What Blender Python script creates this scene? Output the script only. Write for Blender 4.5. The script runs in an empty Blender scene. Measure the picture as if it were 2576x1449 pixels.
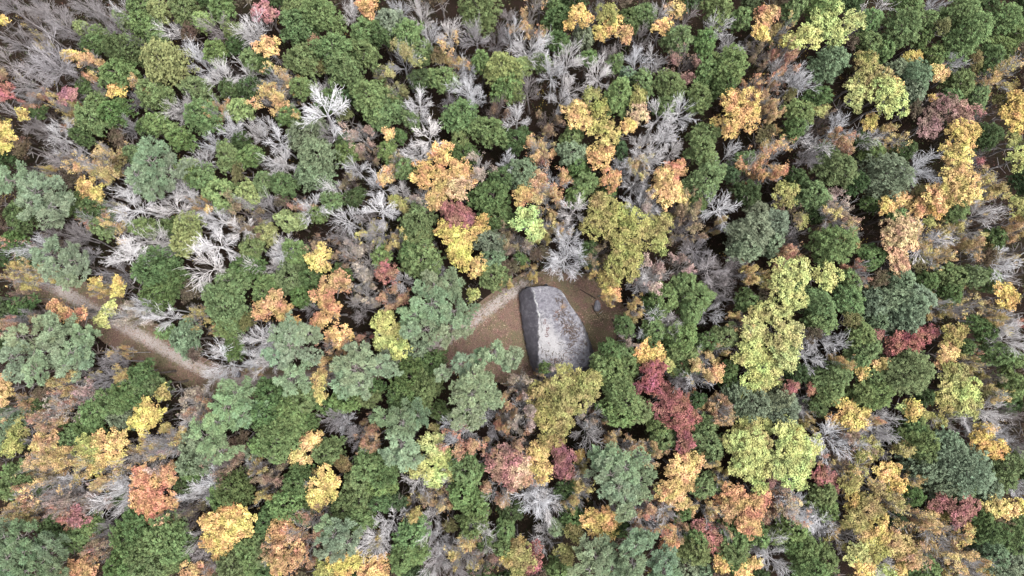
import bpy, math, random
import numpy as np
from mathutils import Vector, Matrix

# ------------------------------------------------------------------ camera, sky, sun, exposure
scene = bpy.context.scene
C = scene.collection
CAM_H = 150.0                       # the drone hovers 150 m above the forest floor
TILT = math.radians(3.5)
cam_data = bpy.data.cameras.new('camera')
cam_data.lens = 24.0
cam_data.sensor_width = 36.0
cam_data.clip_start = 1.0
cam_data.clip_end = 2000.0
cam = bpy.data.objects.new('camera', cam_data)
cam.location = (0, 0, CAM_H)
cam.rotation_euler = (TILT, 0, 0)
C.objects.link(cam)
scene.camera = cam

SUN_EL, SUN_AZ = math.radians(68), math.radians(100)      # azimuth measured clockwise from the top of the picture
world = bpy.data.worlds.new('World')
scene.world = world
world.use_nodes = True
wn = world.node_tree.nodes
wl = world.node_tree.links
wn.clear()
sky = wn.new('ShaderNodeTexSky')
sky.sky_type = 'NISHITA'
sky.sun_disc = False
sky.sun_elevation = SUN_EL
sky.sun_rotation = SUN_AZ
sky.dust_density = 3.0
hsv = wn.new('ShaderNodeHueSaturation')
hsv.inputs['Saturation'].default_value = 0.12             # overcast: the blue is mostly gone
bg = wn.new('ShaderNodeBackground')
bg.inputs['Strength'].default_value = 0.145
wo = wn.new('ShaderNodeOutputWorld')
wl.new(sky.outputs[0], hsv.inputs['Color'])
wl.new(hsv.outputs[0], bg.inputs['Color'])
wl.new(bg.outputs[0], wo.inputs['Surface'])

sun_data = bpy.data.lights.new('sun', 'SUN')
sun_data.energy = 1.5
sun_data.angle = math.radians(24)
sun_data.color = (1.0, 0.97, 0.93)
sun = bpy.data.objects.new('sun', sun_data)
sd = Vector((math.sin(SUN_AZ) * math.cos(SUN_EL), math.cos(SUN_AZ) * math.cos(SUN_EL), math.sin(SUN_EL)))
sun.rotation_euler = (-sd).to_track_quat('-Z', 'Y').to_euler()
sun.location = sd * 300
C.objects.link(sun)

vs = scene.view_settings
vs.view_transform = 'Standard'
vs.look = 'None'
vs.exposure = 1.88
vs.gamma = 1.0
vs.use_curve_mapping = False
scene.cycles.max_bounces = 4
scene.cycles.diffuse_bounces = 1
scene.cycles.transmission_bounces = 2

rnd = random.Random(11)
nrs = np.random.RandomState(7)
PXM = 2576 / 36.0 * 24.0            # focal length in photograph pixels (2576 wide)
CT, ST = math.cos(TILT), math.sin(TILT)

def at(u, v, z=0.0):
    """The point at height z that stands at (u, v) of the 2576 px wide photograph."""
    dx = (u - 1288) / PXM
    dy = -(v - 724.5) / PXM
    y = dy * CT + ST
    zz = dy * ST - CT
    t = (z - CAM_H) / zz
    return Vector((dx * t, y * t, z))

# ------------------------------------------------------------------ materials
def new_mat(name):
    m = bpy.data.materials.new(name)
    m.use_nodes = True
    nt = m.node_tree
    nt.nodes.clear()
    return m, nt.nodes, nt.links

def node(ns, kind, **kw):
    n = ns.new(kind)
    for k, v in kw.items():
        if hasattr(n, k):
            setattr(n, k, v)
        else:
            n.inputs[k].default_value = v
    return n

def leaf_material(name, trans=0.25, spread=0.5, warm=0.0, patch=0.25, cool=0.02, hscale=1.1):
    """Leaves: the tree's own colour, varied leaf by leaf and spray by spray."""
    m, ns, ls = new_mat(name)
    oi = node(ns, 'ShaderNodeObjectInfo')
    at_ = node(ns, 'ShaderNodeAttribute', attribute_name='tint')
    tc = node(ns, 'ShaderNodeNewGeometry')
    nz = node(ns, 'ShaderNodeTexNoise', Scale=0.55, Detail=2.0)
    ls.new(tc.outputs['Position'], nz.inputs['Vector'])
    hs = node(ns, 'ShaderNodeHueSaturation', Saturation=0.93)
    mr = node(ns, 'ShaderNodeMapRange')
    mr.inputs['To Min'].default_value = 1.0 - spread
    mr.inputs['To Max'].default_value = 1.0 + spread
    ls.new(at_.outputs['Fac'], mr.inputs['Value'])
    mr2 = node(ns, 'ShaderNodeMapRange')
    mr2.inputs['From Min'].default_value = 0.3
    mr2.inputs['From Max'].default_value = 0.7
    mr2.inputs['To Min'].default_value = 1.0 - patch
    mr2.inputs['To Max'].default_value = 1.0 + patch
    ls.new(nz.outputs['Fac'], mr2.inputs['Value'])
    mu = node(ns, 'ShaderNodeMath', operation='MULTIPLY')
    ls.new(mr.outputs[0], mu.inputs[0])
    ls.new(mr2.outputs[0], mu.inputs[1])
    ls.new(mu.outputs[0], hs.inputs['Value'])
    mh = node(ns, 'ShaderNodeMapRange')
    mh.inputs['From Min'].default_value = 0.3
    mh.inputs['From Max'].default_value = 0.7
    mh.inputs['To Min'].default_value = 0.5 - 0.02 - warm
    mh.inputs['To Max'].default_value = 0.5 + cool
    nz2 = node(ns, 'ShaderNodeTexNoise', Scale=hscale, Detail=3.0)
    ls.new(tc.outputs['Position'], nz2.inputs['Vector'])
    ls.new(nz2.outputs['Fac'], mh.inputs['Value'])
    ls.new(mh.outputs[0], hs.inputs['Hue'])
    ls.new(oi.outputs['Color'], hs.inputs['Color'])
    d = node(ns, 'ShaderNodeBsdfDiffuse')
    t = node(ns, 'ShaderNodeBsdfTranslucent')
    mx = node(ns, 'ShaderNodeMixShader', Fac=trans)
    ls.new(hs.outputs[0], d.inputs['Color'])
    ls.new(hs.outputs[0], t.inputs['Color'])
    ls.new(d.outputs[0], mx.inputs[1])
    ls.new(t.outputs[0], mx.inputs[2])
    out = node(ns, 'ShaderNodeOutputMaterial')
    ls.new(mx.outputs[0], out.inputs['Surface'])
    return m

def bark_material(name):
    m, ns, ls = new_mat(name)
    oi = node(ns, 'ShaderNodeObjectInfo')
    g = node(ns, 'ShaderNodeNewGeometry')
    nz = node(ns, 'ShaderNodeTexNoise', Scale=1.7, Detail=5.0)
    ls.new(g.outputs['Position'], nz.inputs['Vector'])
    mr = node(ns, 'ShaderNodeMapRange')
    mr.inputs['From Min'].default_value = 0.3
    mr.inputs['From Max'].default_value = 0.7
    mr.inputs['To Min'].default_value = 0.55
    mr.inputs['To Max'].default_value = 1.25
    ls.new(nz.outputs['Fac'], mr.inputs['Value'])
    hs = node(ns, 'ShaderNodeHueSaturation')
    ls.new(mr.outputs[0], hs.inputs['Value'])
    ls.new(oi.outputs['Color'], hs.inputs['Color'])
    d = node(ns, 'ShaderNodeBsdfDiffuse')
    ls.new(hs.outputs[0], d.inputs['Color'])
    out = node(ns, 'ShaderNodeOutputMaterial')
    ls.new(d.outputs[0], out.inputs['Surface'])
    return m

def ramp(ns, stops):
    r = ns.new('ShaderNodeValToRGB')
    e = r.color_ramp.elements
    while len(e) < len(stops):
        e.new(0.5)
    for i, (p, c) in enumerate(stops):
        e[i].position = p
        e[i].color = (*c, 1) if len(c) == 3 else c
    return r

M_NEEDLE = leaf_material('hemlock_needles', 0.08, 0.75, 0.0, 0.25)
M_PINE = leaf_material('pine_needles', 0.12, 0.5, 0.0, 0.18)
M_LEAF = leaf_material('autumn_leaves', 0.12, 0.6, 0.024, 0.26, 0.034, 0.5)
M_BARK = bark_material('bark')

def ground_material(name, edge=False, k=1.0):
    m, ns, ls = new_mat(name)
    g = node(ns, 'ShaderNodeNewGeometry')
    def noise(scale, detail=6.0, rough=0.6):
        n = node(ns, 'ShaderNodeTexNoise', Scale=scale, Detail=detail, Roughness=rough)
        ls.new(g.outputs['Position'], n.inputs['Vector'])
        return n
    big = noise(0.09, 4)
    mid = noise(0.5, 6)
    fine = noise(5.0, 6, 0.75)
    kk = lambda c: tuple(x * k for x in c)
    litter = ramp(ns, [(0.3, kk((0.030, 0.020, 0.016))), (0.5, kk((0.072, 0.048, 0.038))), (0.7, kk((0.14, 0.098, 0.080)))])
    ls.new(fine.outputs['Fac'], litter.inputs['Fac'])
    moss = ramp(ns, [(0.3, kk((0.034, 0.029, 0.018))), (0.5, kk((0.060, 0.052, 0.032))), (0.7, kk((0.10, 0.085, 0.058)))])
    ls.new(fine.outputs['Fac'], moss.inputs['Fac'])
    ad = node(ns, 'ShaderNodeMath', operation='ADD')
    ls.new(big.outputs['Fac'], ad.inputs[0])
    ls.new(mid.outputs['Fac'], ad.inputs[1])
    th = node(ns, 'ShaderNodeMapRange')
    th.inputs['From Min'].default_value = 0.92
    th.inputs['From Max'].default_value = 1.14
    ls.new(ad.outputs[0], th.inputs['Value'])
    mx = node(ns, 'ShaderNodeMix', data_type='RGBA')
    ls.new(th.outputs[0], mx.inputs[0])
    ls.new(litter.outputs[0], mx.inputs[6])
    ls.new(moss.outputs[0], mx.inputs[7])
    col = mx.outputs[2]
    if edge:
        gravel = ramp(ns, [(0.25, (0.15, 0.125, 0.115)), (0.5, (0.23, 0.20, 0.185)), (0.8, (0.33, 0.30, 0.285))])
        ls.new(fine.outputs['Fac'], gravel.inputs['Fac'])
        a = node(ns, 'ShaderNodeAttribute', attribute_name='edge')
        n2 = noise(1.3, 8, 0.75)
        s = node(ns, 'ShaderNodeMath', operation='ADD')
        ls.new(a.outputs['Fac'], s.inputs[0])
        ls.new(n2.outputs['Fac'], s.inputs[1])
        r2 = node(ns, 'ShaderNodeMapRange')
        r2.inputs['From Min'].default_value = 0.80
        r2.inputs['From Max'].default_value = 1.20
        ls.new(s.outputs[0], r2.inputs['Value'])
        m2 = node(ns, 'ShaderNodeMix', data_type='RGBA')
        ls.new(r2.outputs[0], m2.inputs[0])
        ls.new(col, m2.inputs[6])
        ls.new(gravel.outputs[0], m2.inputs[7])
        col = m2.outputs[2]
    bp = node(ns, 'ShaderNodeBump', Strength=0.5, Distance=0.08)
    ls.new(fine.outputs['Fac'], bp.inputs['Height'])
    d = node(ns, 'ShaderNodeBsdfDiffuse')
    ls.new(col, d.inputs['Color'])
    ls.new(bp.outputs[0], d.inputs['Normal'])
    out = node(ns, 'ShaderNodeOutputMaterial')
    ls.new(d.outputs[0], out.inputs['Surface'])
    return m

M_GROUND = ground_material('shade_darkened_humus', k=0.2)  # floor colour darkened to stand in for the shade between the trees
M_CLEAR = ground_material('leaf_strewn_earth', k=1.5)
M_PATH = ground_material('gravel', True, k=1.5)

# ------------------------------------------------------------------ mesh helpers
def mesh_from(name, verts, faces, mat, tint=None, smooth=False, extra=None):
    me = bpy.data.meshes.new(name)
    v = np.asarray(verts, dtype=np.float32).reshape(-1, 3)
    me.vertices.add(len(v))
    me.vertices.foreach_set('co', v.ravel())
    f = np.asarray(faces, dtype=np.int32)
    n, k = f.shape
    me.loops.add(n * k)
    me.loops.foreach_set('vertex_index', f.ravel())
    me.polygons.add(n)
    me.polygons.foreach_set('loop_start', np.arange(0, n * k, k, dtype=np.int32))
    if smooth:
        me.polygons.foreach_set('use_smooth', np.ones(n, dtype=bool))
    me.materials.append(mat)
    if tint is not None:
        a = me.attributes.new('tint', 'FLOAT', 'POINT')
        a.data.foreach_set('value', np.asarray(tint, dtype=np.float32))
    if extra:
        for nm, arr in extra.items():
            a = me.attributes.new(nm, 'FLOAT', 'POINT')
            a.data.foreach_set('value', np.asarray(arr, dtype=np.float32))
    me.update(calc_edges=True)
    me.validate()
    return me

def add(name, me, parent=None, loc=(0, 0, 0)):
    o = bpy.data.objects.new(name, me)
    C.objects.link(o)
    o.location = loc
    if parent is not None:
        o.parent = parent
    return o

def tag(o, label, cat, group=None):
    o['label'] = label
    o['category'] = cat
    if group:
        o['group'] = group
    return o

def norm(a):
    return a / np.maximum(np.linalg.norm(a, axis=-1, keepdims=True), 1e-9)

def blades(p, d, nrm, length, width):
    """Pointed four-sided leaves: base p, direction d, facing nrm."""
    d = norm(d)
    s = norm(np.cross(d, nrm))
    L = length[:, None]
    W = width[:, None]
    a = p
    b = p + d * L * 0.45 + s * W * 0.5
    c = p + d * L
    e = p + d * L * 0.45 - s * W * 0.5
    return np.stack([a, b, c, e], 1).reshape(-1, 3)

def quads(n):
    return np.arange(n * 4, dtype=np.int32).reshape(n, 4)

def tubes(segs, sides=4):
    """segs: (n, 8) start xyz, end xyz, start radius, end radius. Open tubes."""
    s = np.asarray(segs, dtype=np.float64)
    a, b = s[:, 0:3], s[:, 3:6]
    d = norm(b - a)
    ref = np.where(np.abs(d[:, 2:3]) > 0.9, np.array([[1.0, 0, 0]]), np.array([[0, 0, 1.0]]))
    u = norm(np.cross(d, ref))
    w = np.cross(d, u)
    V = []
    for end, r in ((a, s[:, 6:7]), (b, s[:, 7:8])):
        for k in range(sides):
            t = 2 * math.pi * k / sides
            V.append(end + (u * math.cos(t) + w * math.sin(t)) * r)
    V = np.stack(V, 1)
    n = len(s)
    base = (np.arange(n) * 2 * sides)[:, None]
    F = []
    for k in range(sides):
        k2 = (k + 1) % sides
        F.append(np.concatenate([base + k, base + k2, base + sides + k2, base + sides + k], 1))
    F = np.stack(F, 1).reshape(-1, 4)
    return V.reshape(-1, 3), F.astype(np.int32)

# ------------------------------------------------------------------ crown shapes
def hemlock_crown(R, seed):
    """Short feathery sprays on many whorled branches: a full, rounded cone; origin at 45 % of the crown's height."""
    rs = np.random.RandomState(seed)
    Hc = R * rs.uniform(1.7, 2.7)
    nb = int(46 + 34 * R)
    P, D, N, L, W, T = [], [], [], [], [], []
    az0 = rs.uniform(0, 6.28)
    lob = rs.uniform(0, 6.28, 4)
    for i in range(nb):
        t = ((i + 0.5) / nb) ** 0.8
        az = az0 + i * 2.39996 + rs.normal(0, 0.3)
        prof = math.sin(min(1.0, t * 1.35 + 0.03) ** 0.62 * math.pi / 2)
        wob = 1 + 0.15 * math.sin(2 * az + lob[0]) + 0.10 * math.sin(3 * az + lob[1]) + 0.08 * math.sin(5 * az + lob[2] + 3 * t)
        Lb = R * prof * wob * rs.choice([rs.uniform(0.62, 0.95), rs.uniform(0.9, 1.22)]) + 0.12
        z0 = Hc * (1 - t) * 0.98
        dirh = np.array([math.cos(az), math.sin(az), 0])
        side = np.array([-math.sin(az), math.cos(az), 0])
        bt = rs.uniform(-0.2, 0.2)
        # spray clusters: dense near the branch end, a few inside
        nc = max(2, int(Lb * 3.2))
        for k in range(nc):
            s = 0.30 + 0.70 * ((k + rs.uniform(0.2, 0.9)) / nc) ** 0.75
            wide = 0.16 * Lb * math.sin(math.pi * min(1, 0.25 + 0.7 * s)) + 0.06
            o = rs.normal(0, 1)
            q = dirh * Lb * s + side * o * wide + np.array([0, 0, z0 + 0.10 * Lb * s - 0.38 * Lb * s * s - 0.06 * abs(o)])
            ct = bt * 0.7 + rs.normal(0, 0.17)
            m = rs.randint(6, 10)
            for j in range(m):
                aa = (j / (m - 1) - 0.5) * 2.6 + rs.normal(0, 0.2)
                d = dirh * math.cos(aa) + side * math.sin(aa) + np.array([0, 0, rs.normal(-0.05, 0.28)])
                P.append(q + rs.normal(0, 0.06, 3)); D.append(d)
                N.append(np.array([0, 0, 0.9]) + dirh * 0.35 + rs.normal(0, 0.40, 3))
                L.append(rs.uniform(0.22, 0.40)); W.append(rs.uniform(0.11, 0.18))
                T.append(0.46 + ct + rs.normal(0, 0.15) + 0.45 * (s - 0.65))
        tip = dirh * Lb + np.array([0, 0, z0 - 0.28 * Lb])
        for j in range(9):
            b_ = rs.uniform(0.0, 0.5); sg = rs.choice([-1, 1]) * rs.uniform(0.1, 1.0)
            P.append(tip - dirh * b_); D.append(dirh + side * sg + np.array([0, 0, rs.normal(-0.1, 0.2)]))
            N.append(np.array([0, 0, 1.0]) + rs.normal(0, 0.35, 3)); L.append(rs.uniform(0.28, 0.5) * min(1, 0.5 + 0.2 * Lb)); W.append(rs.uniform(0.10, 0.15))
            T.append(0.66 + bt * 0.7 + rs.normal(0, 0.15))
    P = np.array(P); P[:, 2] -= Hc * 0.45
    V = blades(P, np.array(D), np.array(N), np.array(L), np.array(W))
    return mesh_from('hemlock_crown', V, quads(len(P)), M_NEEDLE, np.repeat(np.clip(T, 0, 1), 4))

def pine_crown(R, seed):
    """Separate feathered plumes of uneven length that curve up at their ends, with gaps between them."""
    rs = np.random.RandomState(seed)
    P, D, N, L, W, T = [], [], [], [], [], []
    nb = int(8 + 2.0 * R)
    segs = [[0, 0, -0.3 * R, 0, 0, 0.55 * R, 0.10, 0.08], [0, 0, 0.55 * R, 0, 0, 1.2 * R, 0.08, 0.03]]
    for i in range(nb):
        t = (i + 0.5) / nb
        az = i * 2.39996 + rs.normal(0, 0.35)
        Lb = R * (0.40 + 0.72 * t ** 0.6) * rs.uniform(0.62, 1.12)
        z0 = R * 1.15 * (1 - t) + rs.normal(0, 0.1)
        dirh = np.array([math.cos(az), math.sin(az), 0])
        side = np.array([-math.sin(az), math.cos(az), 0])
        curve = rs.normal(0, 0.22)
        bt = rs.uniform(-0.17, 0.17)
        at_s = lambda s: dirh * Lb * s + side * curve * Lb * s * s + np.array([0, 0, z0 + Lb * (-0.12 * s + 0.30 * s * s)])
        pts = [at_s(s) for s in np.linspace(0, 1, 6)]
        for a, b, k in zip(pts[:-1], pts[1:], range(5)):
            segs.append([*a, *b, 0.07 * (1 - k / 5.5), 0.07 * (1 - (k + 1) / 5.5)])
        nt = int(12 + Lb * 10)
        half = rs.uniform(0.15, 0.25)
        for k in range(nt):
            s = 0.22 + 0.80 * rs.uniform(0, 1) ** 0.75
            wide = half * Lb * math.sin(math.pi * min(1, (s - 0.1) / 1.0)) ** 0.7 + 0.10
            off = rs.uniform(-1, 1)
            q = at_s(s) + side * off * wide + dirh * abs(off) * wide * 0.45 + np.array([0, 0, rs.normal(0.12, 0.10) - 0.10 * abs(off)])
            d0 = norm(dirh * 0.9 + side * off * 1.0 + np.array([0, 0, 0.3]))
            tt = 0.5 + bt + rs.normal(0, 0.13)
            for j in range(8):
                P.append(q + rs.normal(0, 0.09, 3))
                D.append(d0 + rs.normal(0, 0.50, 3)); N.append(np.array([0, 0, 1.0]) + rs.normal(0, 0.5, 3))
                L.append(rs.uniform(0.30, 0.55)); W.append(rs.uniform(0.09, 0.15)); T.append(tt + rs.normal(0, 0.13))
    P = np.array(P); P[:, 2] -= R * 0.5
    V = blades(P, np.array(D), np.array(N), np.array(L), np.array(W))
    me = mesh_from('pine_crown', V, quads(len(P)), M_PINE, np.repeat(np.clip(T, 0, 1), 4))
    sg = np.array(segs); sg[:, 2] -= R * 0.5; sg[:, 5] -= R * 0.5
    v2, f2 = tubes(sg, 3)
    return me, mesh_from('pine_limbs', v2, f2, M_BARK)

def leafy_crown(R, seed, density=1.0):
    """Rounded clusters of leaves on lobes of an uneven dome, gaps between them."""
    rs = np.random.RandomState(seed)
    nl = int(rs.randint(7, 10) + 1.5 * R)
    cen, rad = [], []
    for i in range(nl):
        a = i * 2.39996 + rs.normal(0, 0.3)
        rr = R * math.sqrt((i + 0.3) / nl) * 0.72
        lr = R * rs.uniform(0.22, 0.38)
        z = R * (0.55 * (1 - (rr / R) ** 2)) + rs.normal(0, 0.14 * R)
        cen.append((rr * math.cos(a), rr * math.sin(a), z)); rad.append(lr)
    P, N, S, T = [], [], [], []
    for c, r in zip(cen, rad):
        k = int(2 * math.pi * r * r * 2.1 * density) + 3
        lt = rs.uniform(-0.12, 0.12)
        for j in range(k):
            z = rs.uniform(-0.35, 1)
            a = rs.uniform(0, 6.283)
            h = math.sqrt(max(0, 1 - z * z))
            n = np.array([h * math.cos(a), h * math.sin(a), z])
            q = np.array(c) + n * r * rs.uniform(0.75, 1.05) * np.array([1, 1, 0.8])
            m = rs.randint(11, 18)
            ct = lt + rs.normal(0, 0.17)
            o = rs.normal(0, 1, (m, 3)) * np.array([0.19, 0.19, 0.11])
            P.append(q + o)
            N.append(norm(n * 0.5 + np.array([0, 0, 0.7]) + rs.normal(0, 0.45, (m, 3))))
            S.append(rs.uniform(0.17, 0.30, m))
            T.append(0.5 + ct + rs.normal(0, 0.16, m))
    P = np.concatenate(P); N = np.concatenate(N); S = np.concatenate(S); T = np.concatenate(T)
    D = norm(np.cross(N, rs.normal(0, 1, N.shape)))
    V = blades(P - D * S[:, None] * 0.5, D, N, S * 1.15, S * 0.95)
    return mesh_from('leafy_crown', V, quads(len(P)), M_LEAF, np.repeat(np.clip(T, 0, 1), 4))

def skeleton(R, H, seed, fork=0.45):
    """A bare tree: trunk, spreading leaders, branches and twigs that fan outwards. Returns trunk and branch segments and the twig ends."""
    rs = np.random.RandomState(seed)
    trunk, br, ends = [], [], []
    zf = H * fork
    bend = rs.normal(0, 0.25, 2)
    p = np.array([0.0, 0, 0])
    r0 = 0.10 + 0.010 * H
    for k in range(5):
        q = np.array([bend[0] * math.sin(k * 0.9), bend[1] * math.sin(k * 0.7), zf * (k + 1) / 5])
        trunk.append([*p, *q, r0 * (1 - 0.09 * k), r0 * (1 - 0.09 * (k + 1))])
        p = q
    def grow(p, d, length, r, level):
        n = (6, 4, 2, 1)[level]
        step = length / n
        rmin = (0.044, 0.028, 0.018, 0.013)[level]
        for k in range(n):
            d = norm(d + rs.normal(0, (0.055, 0.065, 0.09, 0.1)[level], 3) + np.array([0, 0, 0.015]))
            q = p + d * step
            rr = max(r * (1 - 0.62 * k / n), rmin)
            r2 = max(r * (1 - 0.62 * (k + 1) / n), rmin * 0.8)
            br.append([*p, *q, rr, r2])
            if level < 3 and not (level == 0 and k == 0):
                nc = (2, 1, 1)[level] + (rs.uniform() < (0.2, 0.35, 0.2)[level])
                for c in range(nc):
                    ax = norm(np.cross(d, rs.normal(0, 1, 3)))
                    ang = rs.uniform(0.32, 0.68)
                    nd = norm(d * math.cos(ang) + ax * math.sin(ang))
                    nd[2] = max(nd[2], -0.05)
                    f = rs.uniform(0.42, 0.72) * (1 - 0.30 * k / n)
                    grow(p + (q - p) * rs.uniform(0.2, 1), nd, length * f, r2 * rs.uniform(0.5, 0.7), level + 1)
            if level >= 2:
                ends.append(q)
            p = q
        ends.append(p)
    nl = rs.randint(6, 10)
    for i in range(nl):
        a = i * 6.283 / nl + rs.normal(0, 0.35)
        el = rs.uniform(0.28, 1.0)
        if i == 0:
            el = 1.3
        d = np.array([math.cos(a) * math.cos(el), math.sin(a) * math.cos(el), math.sin(el)])
        ln = min(R * 0.95 / max(math.cos(el), 0.2), (H - zf) * 0.9 / max(math.sin(el), 0.2)) * rs.uniform(0.8, 1.05)
        grow(p * rs.uniform(0.80, 1.0), d, ln, r0 * 0.24, 0)
    return np.array(trunk), np.array(br), np.array(ends)

def foliage_on(ends, seed, share, R):
    """Leaves left on some of a half-bare tree's twigs."""
    rs = np.random.RandomState(seed)
    ph = rs.uniform(0, 6.28, 4)
    f = np.sin(ends[:, 0] * 1.3 + ph[0]) + np.sin(ends[:, 1] * 1.5 + ph[1]) + np.sin(ends[:, 2] * 0.9 + ph[2]) + rs.normal(0, 0.45, len(ends))
    keep = ends[f > np.quantile(f, 1 - share)]
    m = 9
    P = np.repeat(keep, m, 0) + rs.normal(0, 0.20, (len(keep) * m, 3))
    N = norm(np.array([0, 0, 0.8]) + rs.normal(0, 0.5, P.shape))
    D = norm(np.cross(N, rs.normal(0, 1, N.shape)))
    S = rs.uniform(0.14, 0.26, len(P))
    V = blades(P - D * S[:, None] * 0.5, D, N, S * 1.15, S * 0.95)
    T = 0.5 + np.repeat(rs.normal(0, 0.15, len(keep)), m) + rs.normal(0, 0.14, len(P))
    return mesh_from('foliage', V, quads(len(P)), M_LEAF, np.repeat(np.clip(T, 0, 1), 4))

# ------------------------------------------------------------------ ground, path, clearing
def inside(poly, x, y):
    poly = np.asarray(poly)
    x = np.asarray(x); y = np.asarray(y)
    r = np.zeros(x.shape, dtype=bool)
    j = len(poly) - 1
    for i in range(len(poly)):
        xi, yi = poly[i]; xj, yj = poly[j]
        c = ((yi > y) != (yj > y)) & (x < (xj - xi) * (y - yi) / (yj - yi + 1e-12) + xi)
        r ^= c
        j = i
    return r

def dist_poly(poly, x, y):
    poly = np.asarray(poly, dtype=float)
    best = np.full(np.shape(x), 1e9)
    for i in range(len(poly)):
        a = poly[i]; b = poly[(i + 1) % len(poly)]
        ab = b - a
        t = np.clip(((x - a[0]) * ab[0] + (y - a[1]) * ab[1]) / (ab @ ab + 1e-12), 0, 1)
        best = np.minimum(best, np.hypot(x - a[0] - t * ab[0], y - a[1] - t * ab[1]))
    return best

def world_poly(pts, z=0.0):
    return [tuple(at(u, v, z)[:2]) for u, v in pts]

CLEARING = world_poly([(1085, 885), (1130, 835), (1180, 785), (1260, 728), (1330, 688), (1400, 672), (1480, 690), (1545, 735), (1575, 780), (1585, 860),
                       (1560, 925), (1500, 985), (1330, 985), (1240, 960), (1120, 935)])
CORRIDOR = world_poly([(30, 680), (130, 690), (230, 715), (300, 735), (330, 785), (420, 825), (470, 870), (545, 925), (640, 925), (700, 925), (720, 985),
                       (640, 1000), (520, 1000), (400, 935), (290, 885), (230, 835), (120, 765), (40, 735)])
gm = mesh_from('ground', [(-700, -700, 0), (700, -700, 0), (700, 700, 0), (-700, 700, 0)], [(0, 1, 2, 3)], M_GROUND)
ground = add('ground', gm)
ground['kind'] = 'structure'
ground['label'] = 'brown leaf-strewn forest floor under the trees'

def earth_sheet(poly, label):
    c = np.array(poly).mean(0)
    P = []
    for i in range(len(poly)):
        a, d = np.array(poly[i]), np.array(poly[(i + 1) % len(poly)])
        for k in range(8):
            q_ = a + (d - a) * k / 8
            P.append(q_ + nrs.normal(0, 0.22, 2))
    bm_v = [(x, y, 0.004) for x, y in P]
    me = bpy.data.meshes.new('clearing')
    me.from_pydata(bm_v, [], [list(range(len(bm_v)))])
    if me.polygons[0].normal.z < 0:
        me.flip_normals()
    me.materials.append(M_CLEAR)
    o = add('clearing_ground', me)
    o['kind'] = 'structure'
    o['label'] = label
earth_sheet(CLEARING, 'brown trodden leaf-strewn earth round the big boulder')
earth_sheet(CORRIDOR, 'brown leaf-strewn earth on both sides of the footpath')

def path_sheet(name, pts, half):
    P = [at(u, v, 0) for u, v in pts]
    cs = []
    for i in range(len(P) - 1):
        a, b = P[max(i - 1, 0)], P[i]
        c, d = P[i + 1], P[min(i + 2, len(P) - 1)]
        for k in range(10):
            t = k / 10
            cs.append(0.5 * ((2 * b) + (c - a) * t + (2 * a - 5 * b + 4 * c - d) * t * t + (3 * b - a - 3 * c + d) * t ** 3))
    cs.append(P[-1])
    V, F, E = [], [], []
    W = 9
    for i, p in enumerate(cs):
        d = (cs[min(i + 1, len(cs) - 1)] - cs[max(i - 1, 0)]).normalized()
        s = Vector((-d.y, d.x, 0))
        for k in range(W):
            f = -1 + 2 * k / (W - 1)
            V.append(tuple(p + s * f * half * 2.1 + Vector((0, 0, 0.008))))
            ends = min(1, i / 5, (len(cs) - 1 - i) / 5)
            E.append(max(0, 1 - abs(f) ** 1.1) * 0.9 * ends)
        if i:
            for k in range(W - 1):
                o = i * W + k
                F.append((o - W, o - W + 1, o + 1, o))
    o = add(name, mesh_from(name, V, F, M_PATH, extra={'edge': E}))
    o['kind'] = 'structure'
    o['label'] = 'grey gravel footpath leading to the big boulder'
    return o
path_sheet('path', [(60, 690), (150, 728), (240, 783), (330, 832), (415, 880), (500, 925), (590, 955), (700, 958), (880, 940), (1030, 905), (1125, 852), (1190, 808),
                    (1250, 762), (1297, 730), (1335, 706)], 1.15)

# ------------------------------------------------------------------ the boulder
BX, BY, BS = 1290.6, 709.2, 0.29638           # the boulder is drawn in its own finer units
OUT = [(47, 92), (80, 62), (140, 42), (220, 31), (300, 29), (355, 42), (408, 70), (440, 112), (462, 152), (492, 202), (532, 252), (580, 312), (622, 392), (652, 472),
       (677, 532), (693, 602), (688, 668), (662, 728), (610, 775), (520, 800), (420, 812), (300, 815), (190, 795), (165, 742), (130, 640), (101, 500), (80, 380), (62, 240)]
OUTA = np.array(OUT, dtype=float)
RIDGE = np.array([(140, 30), (175, 130), (195, 220), (212, 300), (214, 500), (210, 650), (215, 820)], dtype=float)
LEFT = np.array([(47, 92), (62, 240), (80, 380), (101, 500), (130, 640), (165, 742), (190, 795), (200, 820)], dtype=float)

def smooth_noise(x, y, seed, scale):
    rs = np.random.RandomState(seed)
    r = 0
    for k in range(14):
        a = rs.uniform(0, 6.28); f = rs.uniform(0.5, 2.2) / scale; ph = rs.uniform(0, 6.28)
        r = r + np.sin((x * math.cos(a) + y * math.sin(a)) * f * 6.28 + ph) / (0.6 + f * scale)
    return r / 5.0

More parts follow.
